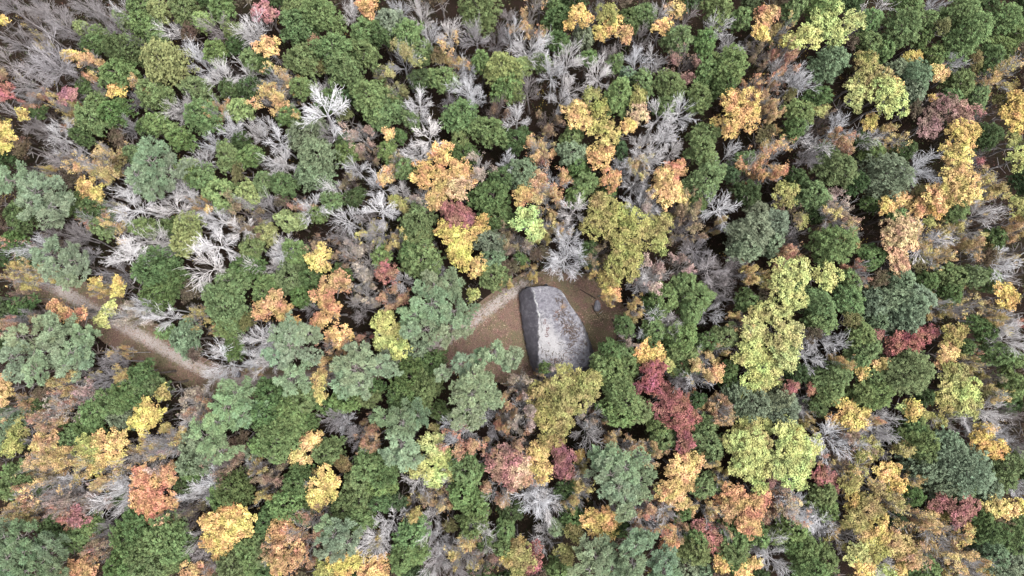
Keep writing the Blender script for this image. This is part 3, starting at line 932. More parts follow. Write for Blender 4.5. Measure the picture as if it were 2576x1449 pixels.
# ------------------------------------------------------------------ the trees: kind, position and crown radius, block by block of the photograph
TREES = '''
#00
n 60 60 110
n 330 40 100
n 500 150 150
n 260 230 140
n 700 300 140
n 420 560 250
n 300 760 170
n 80 380 140
y 30 215 65
ys 240 345 65
hy 800 260 65
hg 970 340 85
hd 930 430 110
n 1060 220 120
w 1180 60 110
y 740 570 95
gs 900 600 120
hd 1220 480 175
hg 1160 730 165
hd 955 720 75
hy 1610 600 225
hg 1390 40 150
hy 1570 95 100
hg 1430 220 140
hg 1220 185 95
w 1720 240 125
hg 1560 340 90
hg 1840 70 160
n 2150 210 130
hy 2020 200 90
hg 2320 290 95
w 2490 250 165
hg 2210 50 120
w 1910 560 150
hg 2150 510 110
hg 2520 600 110
w 2420 650 150
w 2140 720 150
y 1185 910 100
gs 1340 850 110
hg 1510 930 155
w 1700 930 130
w 1830 1060 110
hg 1980 880 140
hg 2010 1150 170
hy 2400 1090 115
gs 2210 1060 110
hg 980 1010 110
hg 900 1180 160
hd 1120 1120 140
r 70 960 130
u 25 760 75
os 310 950 105
k 690 1000 110
ys 490 960 95
ys 600 1080 85
y 265 1170 75
hd 360 1115 65
n 60 1180 115
y 90 1350 115
w 540 1240 90
w 450 1370 110
hd 790 1360 95
u 660 1290 45
hg 1560 1230 105
hy 1720 1310 85
hg 1800 1390 110
w 2280 1270 125
w 2130 1410 90
w 2550 1320 80
n 850 140 120
n 1370 330 110
n 950 50 90
hd 820 860 70
hd 1450 1260 80
hd 2290 880 100
n 1250 1210 100
n 1000 910 80
#01
k 100 140 130
hg 380 60 130
hg 640 130 190
hg 400 250 160
w 940 110 110
o 1130 60 110
o 1150 140 80
hb 1340 200 140
hg 1080 300 140
hg 1520 320 145
w 1400 30 100
w 1640 90 120
w 1900 190 135
w 1730 340 120
hg 2230 90 200
n 2250 300 150
n 2390 320 110
w 2540 280 100
n 2540 60 80
g 155 500 130
hg 440 590 165
u 600 420 70
hg 780 480 185
hg 880 690 180
ls 1450 600 190
ls 1230 620 80
ls 1360 800 110
hg 1650 500 120
hg 1090 520 140
hd 1250 330 120
gs 2040 480 150
w 2090 620 110
hg 2270 600 100
w 2120 810 150
w 2180 960 130
hy 2480 680 180
hg 2520 860 150
hg 1870 780 140
gs 230 760 130
gs 310 850 100
ys 130 1010 160
hg 450 870 110
w 660 860 110
w 600 1080 230
hg 310 1150 110
hb 480 1330 175
hg 1130 960 190
hg 1280 1110 160
hd 1370 1000 90
w 1620 990 135
w 1620 1110 110
n 1900 1010 100
us 2400 1080 130
hg 2060 1140 170
hg 2340 1300 165
w 1680 1320 165
g 1340 1360 75
hd 1440 1360 65
ts 1030 1310 135
n 770 1290 110
w 130 1370 140
w 50 1180 100
hg 2040 1420 120
hd 880 1410 80
hg 1540 1190 90
hd 700 1000 110
w 60 750 60
hd 60 640 80
#02
gs 140 150 150
gs 320 280 70
w 140 400 190
hd 480 140 130
hd 470 400 110
hg 430 30 70
y 680 180 130
y 570 270 65
ol 960 160 130
y 1000 280 110
g 1130 370 100
y 880 350 85
hb 730 350 110
n 870 40 110
hg 1340 120 110
hd 1160 180 120
w 1510 70 100
g 1650 110 110
g 1520 270 110
n 1810 170 110
n 1300 330 110
hg 2080 80 150
hg 2310 170 110
o 2510 190 110
w 2080 260 130
w 2310 330 120
y 2490 350 100
hg 1680 380 140
hg 1960 410 130
n 1010 490 120
w 560 580 160
hg 770 570 85
w 1310 560 150
w 1480 600 120
w 420 740 140
w 550 810 150
w 920 710 145
hg 1040 620 90
hb 1170 740 85
t 1780 560 170
hg 1590 840 150
hg 1330 820 110
hg 2200 650 200
hg 1990 700 130
n 200 870 130
w 490 940 130
ol 800 970 100
ol 880 1120 110
hg 1070 950 160
ol 1260 980 110
w 70 1150 140
ns 350 1150 130
g 660 1200 170
g 920 1350 170
g 1150 1290 100
p 1270 1160 120
w 1730 1060 150
w 1480 1180 160
hg 1890 980 140
g 2240 1180 245
hg 1950 1340 135
hg 600 1380 120
gs 330 1400 100
w 1560 1340 130
w 1360 1400 120
ps 2460 780 110
gs 2520 900 120
us 2520 560 110
gs 2530 1100 100
hg 290 610 95
hg 30 680 140
hg 20 900 90
hd 2150 850 130
hg 1550 1050 100
n 2400 900 80
#03
hg 560 60 170
hg 290 50 120
l 570 230 200
l 830 250 130
l 330 400 160
l 620 370 160
o 40 130 90
y 180 440 90
gs 160 250 100
w 1120 90 140
hg 1040 190 120
hg 1420 60 150
hg 1380 260 190
hg 1610 180 100
hg 1030 420 130
hg 1180 500 110
hg 1580 370 90
hg 1940 120 170
hg 2050 330 220
hg 2400 200 170
hg 2540 330 100
hg 2380 470 120
w 1690 30 90
hb 640 620 180
hg 1680 560 110
y 1400 580 65
y 1500 580 55
ol 960 650 130
ol 1010 830 190
l 1180 1020 210
l 860 980 170
y 1260 880 80
hb 1280 700 110
hb 1500 790 180
hb 1440 930 130
g 1710 740 95
y 1650 990 50
hg 1950 850 160
hg 1850 980 100
ys 2400 700 190
ys 2250 820 110
rb 1700 1100 170
rb 1900 1160 150
rb 1600 1300 130
y 1900 1370 170
y 2450 1180 160
y 2480 1000 100
n 2170 1160 90
gs 1330 1300 140
w 1090 1290 120
w 320 790 150
w 130 620 120
os 120 540 110
os 250 660 110
os 60 850 100
gs 80 1080 110
hg 330 1120 140
ol 530 1120 80
w 740 1240 130
w 660 1340 150
os 700 1360 140
us 600 1250 80
gs 170 1340 120
w 430 1370 90
y 1000 1240 90
hd 520 950 110
hd 290 1280 110
hd 2250 560 120
hg 2130 980 120
l 2450 1420 90
w 1880 600 90
#10
w 540 50 130
n 640 110 100
gs 1010 90 170
gs 880 170 140
gs 990 260 110
n 560 160 120
us 580 220 110
ys 480 190 60
n 290 250 130
y 60 40 70
y 890 430 110
y 1000 510 100
ys 1110 580 70
pp 1560 180 230
pp 1420 330 170
pp 1740 270 160
pp 1570 460 120
hy 1880 250 130
hg 1320 90 90
w 1980 110 130
hg 2010 330 130
hg 2270 120 130
hg 2480 120 110
hy 2200 480 160
hy 2480 490 110
pp 150 380 200
pp 420 500 230
pp 560 650 210
pp 330 620 150
hd 180 700 150
hd 760 600 140
hd 900 640 110
w 1250 430 150
w 1290 620 160
w 1680 640 170
w 1820 560 140
w 1800 410 120
gs 1970 590 75
ns 2380 640 150
w 2540 620 90
g 2100 660 50
os 900 770 120
hg 1000 830 105
gs 1170 850 120
hg 1400 830 110
w 1300 950 230
w 1590 990 150
w 1200 1120 200
n 1130 1260 150
hy 1860 830 140
hy 1830 980 120
hd 1670 820 90
w 2180 770 150
w 2330 870 130
us 2470 800 95
w 2130 1060 190
w 2010 1210 210
hd 1460 1080 60
hd2 1540 1260 220
hd 1700 1380 150
pp 520 1120 170
pp 620 1230 180
pp 770 1170 150
pp 690 1360 100
w 240 960 120
hd 110 980 110
n 500 890 130
n 690 960 110
us 440 1010 100
ys 150 1230 90
ys 130 1370 80
os 40 1350 80
ys 300 1290 110
os 50 1040 90
y 990 1400 75
y 1200 1400 75
hg 2520 1040 120
hg 2330 1390 160
hd 2450 1250 140
n 850 1080 100
hd 270 1140 90
hd 1050 700 70
#11
hb 600 120 190
hb 560 300 170
w 220 130 160
w 250 230 100
hg 900 80 120
hg 1310 60 100
us 1170 110 90
w 990 240 110
gs 1400 200 100
g 1300 330 95
w 1180 380 140
w 770 430 120
ns 920 370 90
w 500 560 160
os 480 600 90
hd 250 400 120
hg 60 380 100
w 1640 60 140
hg 1500 220 100
g 1850 130 140
g 1720 330 170
g 2060 310 160
g 1900 450 170
g 1800 580 100
p 2050 450 140
ts 1660 520 130
ts 2310 200 150
hd 2080 90 130
hd 2370 520 190
hd 2480 330 120
hd 2420 730 140
w 2540 180 110
m 2010 720 165
m 2130 770 90
y 1950 880 140
y 2100 960 170
y 2060 1120 150
y 2230 1230 120
y 2280 800 100
hb 2360 980 140
hb 2370 1150 130
hg 2390 1330 140
hg 1620 780 195
hg 1600 930 140
hg 1670 1160 200
hd 1560 1080 130
w 1430 430 90
w 1250 600 170
ol 1430 580 90
ys 1440 650 80
w 880 740 170
hg 750 560 100
n 60 630 150
hy 330 780 120
hg 600 690 90
w 180 1000 140
w 220 1110 150
w 80 1220 130
hg 330 1330 160
hg 380 1080 130
hy 90 880 110
ys 1180 840 110
n 1260 870 130
ys 1400 930 95
ys 1310 1020 90
us 600 940 130
n 820 910 110
y 650 1150 145
ts 950 1050 130
ts 1040 1140 190
us 880 1130 90
hg 1250 1130 100
r 1330 1290 130
o 830 1390 150
ts 1060 1350 120
w 1470 1350 120
hg 120 1400 120
ns 2540 1000 110
ns 2500 860 90
w 1790 1260 80
ys 1760 1010 70
pp 1800 1420 140
pp 1970 1420 130
hd 850 1290 90
hd 540 1330 110
n 1130 720 100
ys 2520 1390 70
#12
gs 270 70 130
hb 610 90 140
hd 660 220 110
hb 100 280 160
g 880 120 150
u 300 150 80
ps 430 340 170
p 230 350 100
g 130 510 120
gs 380 540 140
o 990 370 125
w 1400 100 180
gs 1250 190 120
w 1130 240 110
o 1630 280 130
g 1540 470 190
g 1650 520 120
w 1260 340 130
hg 1920 50 140
w 1690 60 100
w 2200 80 130
hg 2350 160 110
hg 1960 360 195
ps 2480 230 150
hg 730 400 130
hg 670 500 110
w 630 610 150
n 520 720 110
gs 530 800 90
l 170 770 150
l 240 920 95
w 1300 590 160
ts 1430 640 130
w 1380 720 110
ol 890 640 150
ol 900 830 190
ol 1150 790 200
ol 1420 870 190
ol 1200 1000 210
ol 1480 990 110
ol 1120 1220 200
ol 980 1390 130
w 2110 650 200
hd 1850 590 110
ns 1750 720 150
ns 1820 900 150
hb 2430 880 220
hb 2370 1030 160
hb 2490 680 120
n 1980 1000 150
n 1700 960 110
w 590 1010 150
w 545 1100 205
w 600 1215 160
hd 780 1060 90
hd 800 1180 70
ns 900 1080 120
ts 70 990 140
ys 1430 900 60
ts 1450 1250 180
w 1440 1330 130
ts 1750 1230 130
n 1990 1270 150
n 2200 1240 140
n 2150 1370 130
ys 2400 1280 110
ol 2520 1360 110
hg 1760 1420 130
w 1280 1420 100
ys 190 1240 85
ys 220 1350 55
ys 330 870 100
hd 960 500 90
gs 2100 830 60
ys 860 1290 80
hd 90 1150 60
#13
ps 130 130 180
ps 90 300 120
n 410 190 110
hg 720 230 180
hg 1060 60 110
hb 1230 310 230
w 1600 200 180
y 1870 110 150
gs 1990 170 110
g 1870 400 230
g 1700 540 150
n 2190 110 100
m 2110 180 55
l 2500 160 130
ys 2280 430 140
w 2250 350 110
hg 480 510 150
hg 620 60 90
ts 760 570 150
gs 700 680 130
hd 1050 600 80
g 1340 560 110
y 1180 630 100
g 1500 650 100
y 1660 680 90
hg 1890 640 140
hg 1330 710 80
us 650 790 120
p 1280 880 200
p 1400 830 130
p 1280 1040 190
p 1300 1200 120
gs 960 840 130
ol 1600 790 70
ol 160 520 150
us 250 650 120
ol 320 760 90
hb 70 800 170
hb 60 1000 110
n 350 890 120
os 320 1120 140
hg 690 1000 210
hg 1070 1130 120
l 200 1320 210
l 560 1330 160
os 890 1240 100
hg 840 1380 110
hb 1330 1390 150
w 1700 950 200
ys 1900 960 200
gs 2080 970 110
ys 1980 830 130
ys 1700 1170 120
w 2280 700 160
ys 2150 620 110
gs 2520 900 100
w 2430 1180 180
w 2470 1320 120
ys 2400 1040 100
hg 1900 1330 150
hg 2080 1330 120
hg 2240 1350 120
hd 2300 950 110
us 240 1010 60
hd 1600 1400 110
ol 2500 640 120
ps 940 1350 80
g 2500 760 60
#20
ys 950 30 75
y 1220 40 70
us 180 90 70
hd 190 170 110
o 620 220 110
o 800 290 120
u 560 200 70
us 350 320 90
os 120 430 110
pp 300 480 200
pp 560 420 170
pp 850 470 130
pp 180 700 200
pp 480 640 200
pp 780 640 190
pp 680 780 160
pp 380 860 140
pp 830 720 120
l 1120 210 80
l 1050 320 90
ts 1230 230 120
w 1500 220 110
w 1600 300 130
ys 1850 260 130
ys 2090 370 70
hg 2230 170 230
hg 2280 380 130
hd2 1560 60 170
hg 1660 440 80
hb 1830 520 150
w 2180 620 130
w 2150 840 170
w 2080 940 100
w 2530 560 140
w 2490 730 100
hd 2340 620 100
os 2550 200 60
g 90 1010 170
gs 160 1140 110
y 60 1010 80
os 230 1190 80
hd 320 1180 100
ys 650 920 110
ys 820 930 80
ts 900 1080 130
os 580 1150 110
os 480 1270 130
ts 680 1210 160
os 430 1400 130
ol 230 1400 120
hb 100 1330 120
hd 1400 880 130
hd 1560 980 100
hg 1380 1010 130
hd 1240 1080 150
hg 1110 1150 160
hg 920 1270 140
hb 1190 1310 120
hd 840 1390 120
n 1080 780 130
n 1000 960 110
ys 1140 670 60
ys 1160 870 80
ol 1660 1060 80
y 1490 1200 120
y 1450 1350 140
y 1580 1280 100
ts 1830 1200 150
os 1960 1160 120
w 1840 1330 110
pg 2400 1050 160
pg 2300 1190 190
pg 2230 1330 180
pg 2460 1280 150
hd 1400 1130 90
hd 560 1380 70
ys 2510 810 60
hd 20 1280 80
n 200 250 100
#21
o 190 120 110
o 80 230 110
o 290 240 110
o 720 80 130
o 780 200 130
o 660 330 110
g 840 470 140
os 740 560 120
os 870 600 90
ts 1050 60 140
os 1330 90 130
n 1060 230 140
n 500 190 110
hd 450 80 120
hg 90 30 120
pp 1800 150 260
pp 2000 230 190
pp 1620 270 180
pp 1720 420 170
pp 1980 400 160
pp 1560 430 90
l 1290 340 130
l 1310 540 120
l 1450 600 130
l 1440 450 110
pp 380 580 240
pp 330 480 170
pp 540 470 120
pp 370 890 170
pp 200 680 120
w 70 500 140
w 80 760 130
os 1060 470 60
pp 1010 800 230
pp 1030 650 130
pp 900 950 170
pp 1230 790 140
pp 1060 970 140
gs 660 770 100
g 660 900 95
g 640 1040 100
hb 1620 620 110
hb 1330 690 110
hd2 1560 880 180
hg 1700 980 190
hg 1500 1080 170
hd 1760 760 130
hd 1480 1170 170
hg 920 1110 170
hg 1110 1110 110
hd 1180 1000 90
pg 2180 1060 240
pp 2200 900 170
pp 2130 1220 210
pp 2070 760 130
pp 2400 640 120
pp 2250 700 120
pp 2330 1090 150
pp 1870 860 80
pp 2540 760 80
pp 2590 715 100
hg 470 1120 160
hd 150 1050 160
hd 100 1250 180
hg 350 1250 170
hg 300 1400 170
hd 450 1350 120
n 800 1270 130
w 800 1390 120
hd 700 1190 100
pb 1480 1350 180
pb 1640 1280 120
pb 1300 1300 110
os 1080 1390 90
w 2280 1320 130
w 1980 1390 120
hd 2140 1320 100
us 2510 1210 90
os 2490 1330 110
y 400 370 90
ys 750 690 50
ol 2180 70 70
hd 1850 1250 90
ol 1800 1410 60
n 2400 1420 90
#22
ts 30 1010 110
hd 1140 380 100
hd 1000 640 110
hg 1160 650 100
hg 1020 830 160
hg 1170 800 130
hg 900 800 110
hg 1080 960 130
hg 1150 1130 190
hg 1080 1270 160
hg 1290 1240 130
hg 1480 1380 130
hg 1590 1350 90
ol 650 920 140
ol 530 830 90
ol 700 1040 190
ol 450 1000 130
ol 290 1070 160
ol 480 1200 190
ol 330 1280 160
ol 480 1370 130
ol 230 1220 100
ol 820 900 90
hd2 340 810 60
gs 260 890 40
ts 400 860 80
y 1320 630 110
y 1440 670 110
y 1300 690 70
l 1590 790 90
m 1420 840 130
m 1390 960 120
m 1570 1080 140
m 1500 1200 140
m 1700 1140 90
m 1660 1280 160
m 1780 1300 100
m 1730 1400 100
m 1290 990 70
hg 1540 110 150
hg 1860 100 170
hg 1800 230 110
hd 1430 170 110
ys 1250 130 80
ys 1250 270 80
w 1500 300 160
w 1580 380 120
w 1390 490 90
hg 1440 420 110
hg 1720 500 170
hg 1720 640 150
hd 1400 560 90
ts 1180 540 90
w 2020 250 120
n 2100 80 110
ys 2310 330 110
hg 2160 490 130
hd 1980 540 110
l 2480 260 120
l 2440 450 150
l 2400 580 140
l 2330 680 130
l 2470 700 150
l 2430 880 160
l 2340 1020 90
l 2500 950 120
ys 2080 680 100
gs 1990 820 140
g 2050 850 90
w 1950 680 110
w 1990 930 140
hd 1770 780 130
n 1680 880 130
n 1800 980 120
gs 2050 1250 150
os 2120 1180 110
gs 2130 1330 110
hb 2300 1080 130
hb 2440 1170 170
hb 2370 1290 120
hg 1950 1400 120
l 2310 1390 120
l 2480 1370 110
ts 790 1360 120
gs 920 1340 80
us 800 1230 90
os 20 1150 110
ts 60 1250 140
hd 2380 130 110
hd 2200 820 80
y 1010 60 85
ys 970 40 80
os 1700 830 50
hd 2200 940 90
ts 60 1400 110
#23
l 190 90 170
l 80 250 150
l 110 480 160
l 230 450 120
l 140 650 150
l 60 800 120
l 50 920 80
hg 510 170 180
hg 560 300 150
hg 820 110 150
hb 1100 150 140
hb 1250 100 170
hb 1450 180 190
hb 1560 90 120
hb 1420 320 170
hb 1100 330 120
hb 1220 400 100
hd 1850 50 130
w 670 530 180
w 490 690 150
ys 760 770 100
hg 960 480 130
hg 1000 620 150
hg 930 720 110
m 1280 540 110
m 1450 510 140
m 1200 620 70
m 1600 440 90
m 1100 480 60
hg2 1420 850 240
g 1110 760 80
y 930 850 80
hg 660 900 170
hg 650 1020 140
hg 1060 890 130
hg 1080 1080 180
hg 960 1060 110
hb 90 1130 170
hb 150 1260 180
r 210 1010 90
r 430 1020 60
os 110 970 60
w 370 1140 100
n 400 1270 80
y 740 1170 110
y 860 1310 160
y 690 1320 110
gs 1010 1330 90
y 1430 1220 110
l 1350 1200 80
ol 1550 1270 80
w 1240 1350 140
n 1090 1370 110
ol 1830 460 150
g 1770 640 130
g 1720 740 80
ol 1870 890 150
l 1800 1000 130
l 1950 1020 160
ol 1780 1150 140
l 1970 1180 150
ol 1820 830 110
ys 2150 720 100
ns 2200 860 110
ys 2320 980 100
ys 2320 1080 90
ys 1830 170 110
ys 2060 150 120
y 2350 100 140
gs 2130 60 90
ys 2330 270 100
w 2450 320 140
w 2520 540 180
w 2420 420 110
r 2530 350 50
hd 2200 420 130
hg 2330 660 130
hg 2480 720 100
hd 2010 590 80
hg 2470 980 140
hd 2460 1150 120
w 2100 1340 150
w 2290 1260 160
w 1860 1360 120
ol 1700 1320 80
y 2150 1420 110
hg 1500 1410 80
n 2500 1340 100
ys 450 1400 80
l 150 1400 120
y 300 1420 80
os 2040 530 60
w 1750 190 70
n 1990 260 70
hd 500 1200 90
#30
hb 40 100 130
ol 150 130 110
n 270 150 120
g 500 60 110
g 480 180 150
gs 700 250 150
gs 380 280 150
gs 520 420 190
gs 330 480 130
gs 300 380 130
hg 720 80 140
hg 880 40 80
ol 900 150 130
ol 930 260 90
g 1040 90 110
g 1190 90 120
g 1030 210 90
g 1170 230 110
ys 1380 210 110
y 1010 330 110
gs 870 400 120
gs 1080 430 120
ts 1240 390 100
ys 1000 530 100
ys 1650 60 140
ts 1680 160 140
n 1560 200 120
ts 1500 330 160
o 1420 440 110
o 1580 500 150
o 1480 620 160
o 1650 650 150
o 1700 420 130
o 1560 740 140
os 1650 840 110
pg 2080 60 170
pg 2250 180 140
hb 1900 120 130
hb 1950 300 170
hb 2050 240 120
hg 1920 400 120
w 2010 510 130
w 2040 630 150
w 1960 700 120
us 2380 330 180
us 2270 400 110
ys 2500 430 100
hb 2540 200 90
hd2 2320 580 170
hg 2230 680 140
y 2350 800 130
y 2280 930 190
y 2420 930 160
y 2140 880 110
y 2150 1070 130
y 2230 1170 110
us 1900 880 120
n 2050 1200 140
n 1980 1290 130
w 1960 1120 90
o 1960 1400 140
os 2080 1390 70
hg 2350 1350 180
hg 2480 1200 150
hg 2540 1330 130
hg 130 500 150
hg 100 420 80
hg 60 580 110
os 240 660 110
gs 80 730 120
os 430 770 130
os 300 850 110
os 570 830 130
w 690 610 100
n 520 690 150
ts 700 700 120
os 640 880 100
k 820 830 120
ts 930 670 120
w 1180 560 120
w 1210 680 160
w 1080 820 170
w 1270 790 110
hd 1150 650 80
ys 80 880 130
gs 200 880 90
pb 100 1030 170
pb 250 1040 160
pb 130 1230 170
pb 500 1130 150
pb 300 1180 130
pb 580 1350 130
pb 330 1370 160
pb 100 1370 150
hg 830 1000 130
hg 720 1110 120
hg 900 950 100
hd2 1380 940 180
hd2 1310 1100 200
hg 1450 1180 200
hg 1650 1050 190
hg 1750 1180 150
hg 1500 1330 210
hg 1350 1350 130
hg 1680 1330 140
n 1080 1020 100
ts 1050 1100 110
us 880 1180 120
os 950 1190 110
o 780 1380 120
o 930 1360 120
gs 1080 1270 80
hd 1170 1340 130
hd 760 880 90
hd 420 600 90
hd 480 960 100
#31 2.261
hg 110 50 130
hg 30 80 60
g 300 60 60
g 255 140 60
g 330 30 50
hg 400 120 80
n 540 60 75
os 660 50 60
pp 830 60 120
pp 790 130 70
pp 900 150 50
l 1010 70 85
l 1060 150 75
l 940 190 75
l 1020 260 60
ol 1100 230 50
os 1180 80 95
w 1200 30 70
os 1270 100 55
us 70 200 80
us 60 280 70
ys 30 400 55
y 420 260 80
y 380 340 85
y 340 390 50
ys 300 240 45
hd2 230 290 85
hg 190 400 110
hg 240 460 70
hg 640 200 100
hg 600 270 90
hg 690 300 90
hg 590 380 90
hg 500 430 85
hg 580 500 80
hd 720 240 90
w 870 310 80
ys 880 440 60
us 1000 390 80
gs 1085 440 55
w 760 520 90
w 700 620 90
w 970 530 70
w 1100 280 60
hg 1190 210 90
hg 1220 260 60
hg 1170 360 75
hg 1240 420 80
hg 1230 520 100
o 150 560 85
os 320 500 80
os 260 590 100
os 110 650 80
o 200 700 110
y 130 740 60
os 270 720 70
pp 450 580 90
pp 530 620 70
pp 440 680 75
pp 400 540 60
hg 880 600 90
hg 840 710 95
hg 920 690 60
ys 680 640 60
y 500 740 80
ol 410 780 80
y 560 720 60
g 690 760 90
g 640 790 60
w 1050 620 70
n 1080 720 110
w 1020 760 80
w 1240 620 100
ys 1200 680 90
us 1340 740 80
ys 1380 770 60
hg 1420 560 60
hg 1410 660 60
y 1430 720 40
k 1380 180 90
k 1430 240 80
os 1370 340 85
k 1420 110 50
hg 30 600 60
hd 60 500 70
hg 40 700 70
hd 60 780 70
ys 1180 760 70
hd 1300 640 50
hd 700 400 60
n 1350 160 70
#32 2.261
os 50 80 70
p 40 220 80
g 150 120 70
g 160 210 80
os 110 260 75
k 20 160 60
m 280 140 75
m 290 210 65
ol 220 50 80
ys 400 210 55
ys 400 310 65
ys 370 400 65
ys 330 440 40
y 390 130 30
pp 640 190 130
pp 560 230 110
pp 720 270 110
pp 640 370 90
pp 530 150 90
pp 600 300 110
gs 650 60 80
gs 740 80 80
gs 800 130 60
gs 580 50 50
w 430 30 80
hg 860 40 75
m 990 40 60
m 970 90 50
g 950 200 90
g 1030 170 60
g 900 310 75
g 940 370 70
g 990 270 70
ol 840 330 50
hg 1090 310 75
hg 1110 50 80
hg 1150 110 65
l 1330 100 130
l 1260 60 70
l 1400 180 90
l 1390 50 80
l 1290 190 80
l 1390 290 60
ys 1150 210 55
ys 1230 260 50
os 1430 240 50
o 1250 350 75
o 1320 430 100
o 1350 520 75
o 1250 420 80
o 1410 370 65
o 1200 380 55
ys 1110 460 75
os 1170 500 60
w 150 380 110
w 120 470 80
w 210 450 80
w 130 330 70
hd 350 480 60
y 510 470 80
y 470 520 75
y 550 540 70
y 500 600 60
y 580 490 50
ol 350 560 60
pp 470 700 90
pp 430 770 90
pp 560 770 80
pp 540 690 60
pp 690 640 85
pp 680 740 90
pp 860 720 80
pp 860 790 80
pp 740 600 50
os 740 480 80
os 700 540 60
os 820 430 60
w 760 530 80
gs 890 520 70
o 890 600 75
os 970 560 55
r 1110 580 65
r 1150 640 50
r 1060 530 40
hg 1040 680 95
hg 1060 600 60
hg 1270 600 90
hg 1250 680 95
hg 1280 760 70
hg 1410 600 60
y 1190 740 55
g 1370 740 45
g 1310 800 60
hb 1000 790 70
hb 1100 800 50
r 130 660 60
r 110 750 55
w 210 660 70
ol 50 690 80
y 30 640 50
ol 40 780 60
ol 300 690 60
hg 270 780 60
hb 250 550 40
hd 300 330 50
hd 980 460 50
w 1440 720 40
w 560 480 30
w 900 490 60
hd 640 560 50
pp 640 450 50
#33 2.261
l 110 60 110
l 60 150 100
l 180 150 100
l 130 240 90
l 230 90 80
w 420 40 110
w 540 40 100
w 690 20 70
us 480 120 100
ol 560 100 80
hg 870 40 100
ys 780 130 80
hg 900 110 80
hb 1050 150 130
hb 1150 230 130
hb 1000 280 100
hb 900 210 90
hb 1250 310 90
hg 1100 320 90
hb 1050 90 90
hg 1380 180 90
hg 1340 270 80
y 1200 60 100
y 1280 90 70
w 1390 60 80
n 1430 80 60
r 330 250 60
r 290 240 45
r 370 310 40
hg 320 370 75
hg 330 440 65
w 200 400 80
w 230 470 90
os 70 350 80
os 60 450 90
p 110 420 70
k 15 280 30
hg 160 560 75
hg 60 590 60
w 50 700 90
w 60 780 80
hg 230 680 80
hg 250 770 95
hg 330 730 80
ns 420 210 60
ys 400 160 70
ol 470 260 80
y 670 220 70
y 720 290 60
gs 560 250 90
gs 600 340 90
y 480 400 70
y 700 360 60
ol 560 420 80
ol 490 500 80
ys 680 430 60
y 620 550 80
y 550 600 80
w 400 540 90
w 370 600 80
ys 450 620 75
l 500 680 80
y 520 740 90
w 630 730 100
ol 600 660 80
l 640 800 70
y 740 770 50
g 720 620 75
g 770 660 75
g 810 720 60
p 690 590 50
gs 870 510 90
gs 950 580 100
os 900 680 90
gs 1030 630 90
ys 1060 540 80
y 1100 570 70
r 960 400 70
r 1080 420 90
r 1060 490 55
r 1130 450 55
g 1260 420 70
g 1350 430 60
y 1430 430 50
us 1290 490 50
hd 1260 560 100
hb 1260 680 110
hb 1310 760 100
hg 1400 620 100
hg 1420 540 70
hb 1400 720 90
hg 900 790 90
gs 1080 720 80
ys 1160 790 90
ys 1090 770 60
y 1240 800 50
us 1130 660 80
ys 810 260 50
hd 820 360 70
hd 1220 500 60
hd 140 640 60
os 410 770 50
w 1440 310 60
os 290 130 60
hd 800 40 60
'''
LOOK = {'rb': ('rosy brown tree', 'l', (0.20, 0.125, 0.098)), 'uf': ('dull brown understorey tree', 'l', (0.062, 0.048, 0.033)), 'of': ('dull olive understorey tree', 'l', (0.085, 0.080, 0.034)), 'hf': ('dark shade-toned evergreen', 'h', (0.034, 0.052, 0.022)),   # colour word, label noun, crown family, colour (albedo); fill kinds uf, of, hf darkened to look shaded
    'hd': ('dark green evergreen', 'h', (0.052, 0.078, 0.029)), 'hd2': ('wide dark green evergreen', 'h', (0.055, 0.082, 0.030)),
    'hg': ('green evergreen', 'h', (0.080, 0.112, 0.043)), 'hg2': ('wide green evergreen', 'h', (0.082, 0.108, 0.045)),
    'hb': ('grey-green evergreen', 'h', (0.092, 0.118, 0.072)), 'hy': ('yellow-green evergreen', 'h', (0.130, 0.158, 0.060)),
    'pp': ('pale bluish pine', 'p', (0.142, 0.188, 0.112)), 'pg': ('pale green pine', 'p', (0.150, 0.215, 0.105)), 'pb': ('dull green pine', 'p', (0.100, 0.138, 0.072)),
    'y': ('bright yellow tree', 'l', (0.370, 0.275, 0.085)), 'g': ('golden tree', 'l', (0.370, 0.258, 0.100)), 'o': ('orange tree', 'l', (0.310, 0.185, 0.085)),
    'p': ('peach-coloured tree', 'l', (0.370, 0.250, 0.140)), 'r': ('brick-red tree', 'l', (0.205, 0.092, 0.074)), 'm': ('crimson tree', 'l', (0.175, 0.070, 0.060)),
    'k': ('pinkish-red tree', 'l', (0.220, 0.112, 0.098)), 'l': ('lime-yellow tree', 'l', (0.270, 0.290, 0.100)), 'ol': ('olive-yellow tree', 'l', (0.190, 0.182, 0.062)),
    'u': ('rust-brown tree', 'l', (0.160, 0.100, 0.062)),
    'ys': ('half-bare yellow tree', 's', (0.330, 0.260, 0.100)), 'gs': ('half-bare golden tree', 's', (0.340, 0.245, 0.110)), 'os': ('half-bare orange tree', 's', (0.290, 0.178, 0.105)),
    'us': ('half-bare brown tree', 's', (0.190, 0.140, 0.090)), 'ps': ('half-bare peach tree', 's', (0.33, 0.19, 0.095)), 'ls': ('half-bare lime-grey tree', 's', (0.21, 0.20, 0.085)),
    'ts': ('half-bare tan tree', 's', (0.250, 0.195, 0.160)), 'ns': ('half-bare dull tree', 's', (0.16, 0.125, 0.075)), 't': ('half-bare tan tree', 's', (0.22, 0.140, 0.105)),
    'w': ('pale bare tree', 'b', (0.60, 0.58, 0.59)), 'n': ('dull grey bare tree', 'b', (0.300, 0.275, 0.280)),
}
raw = []
blk = None
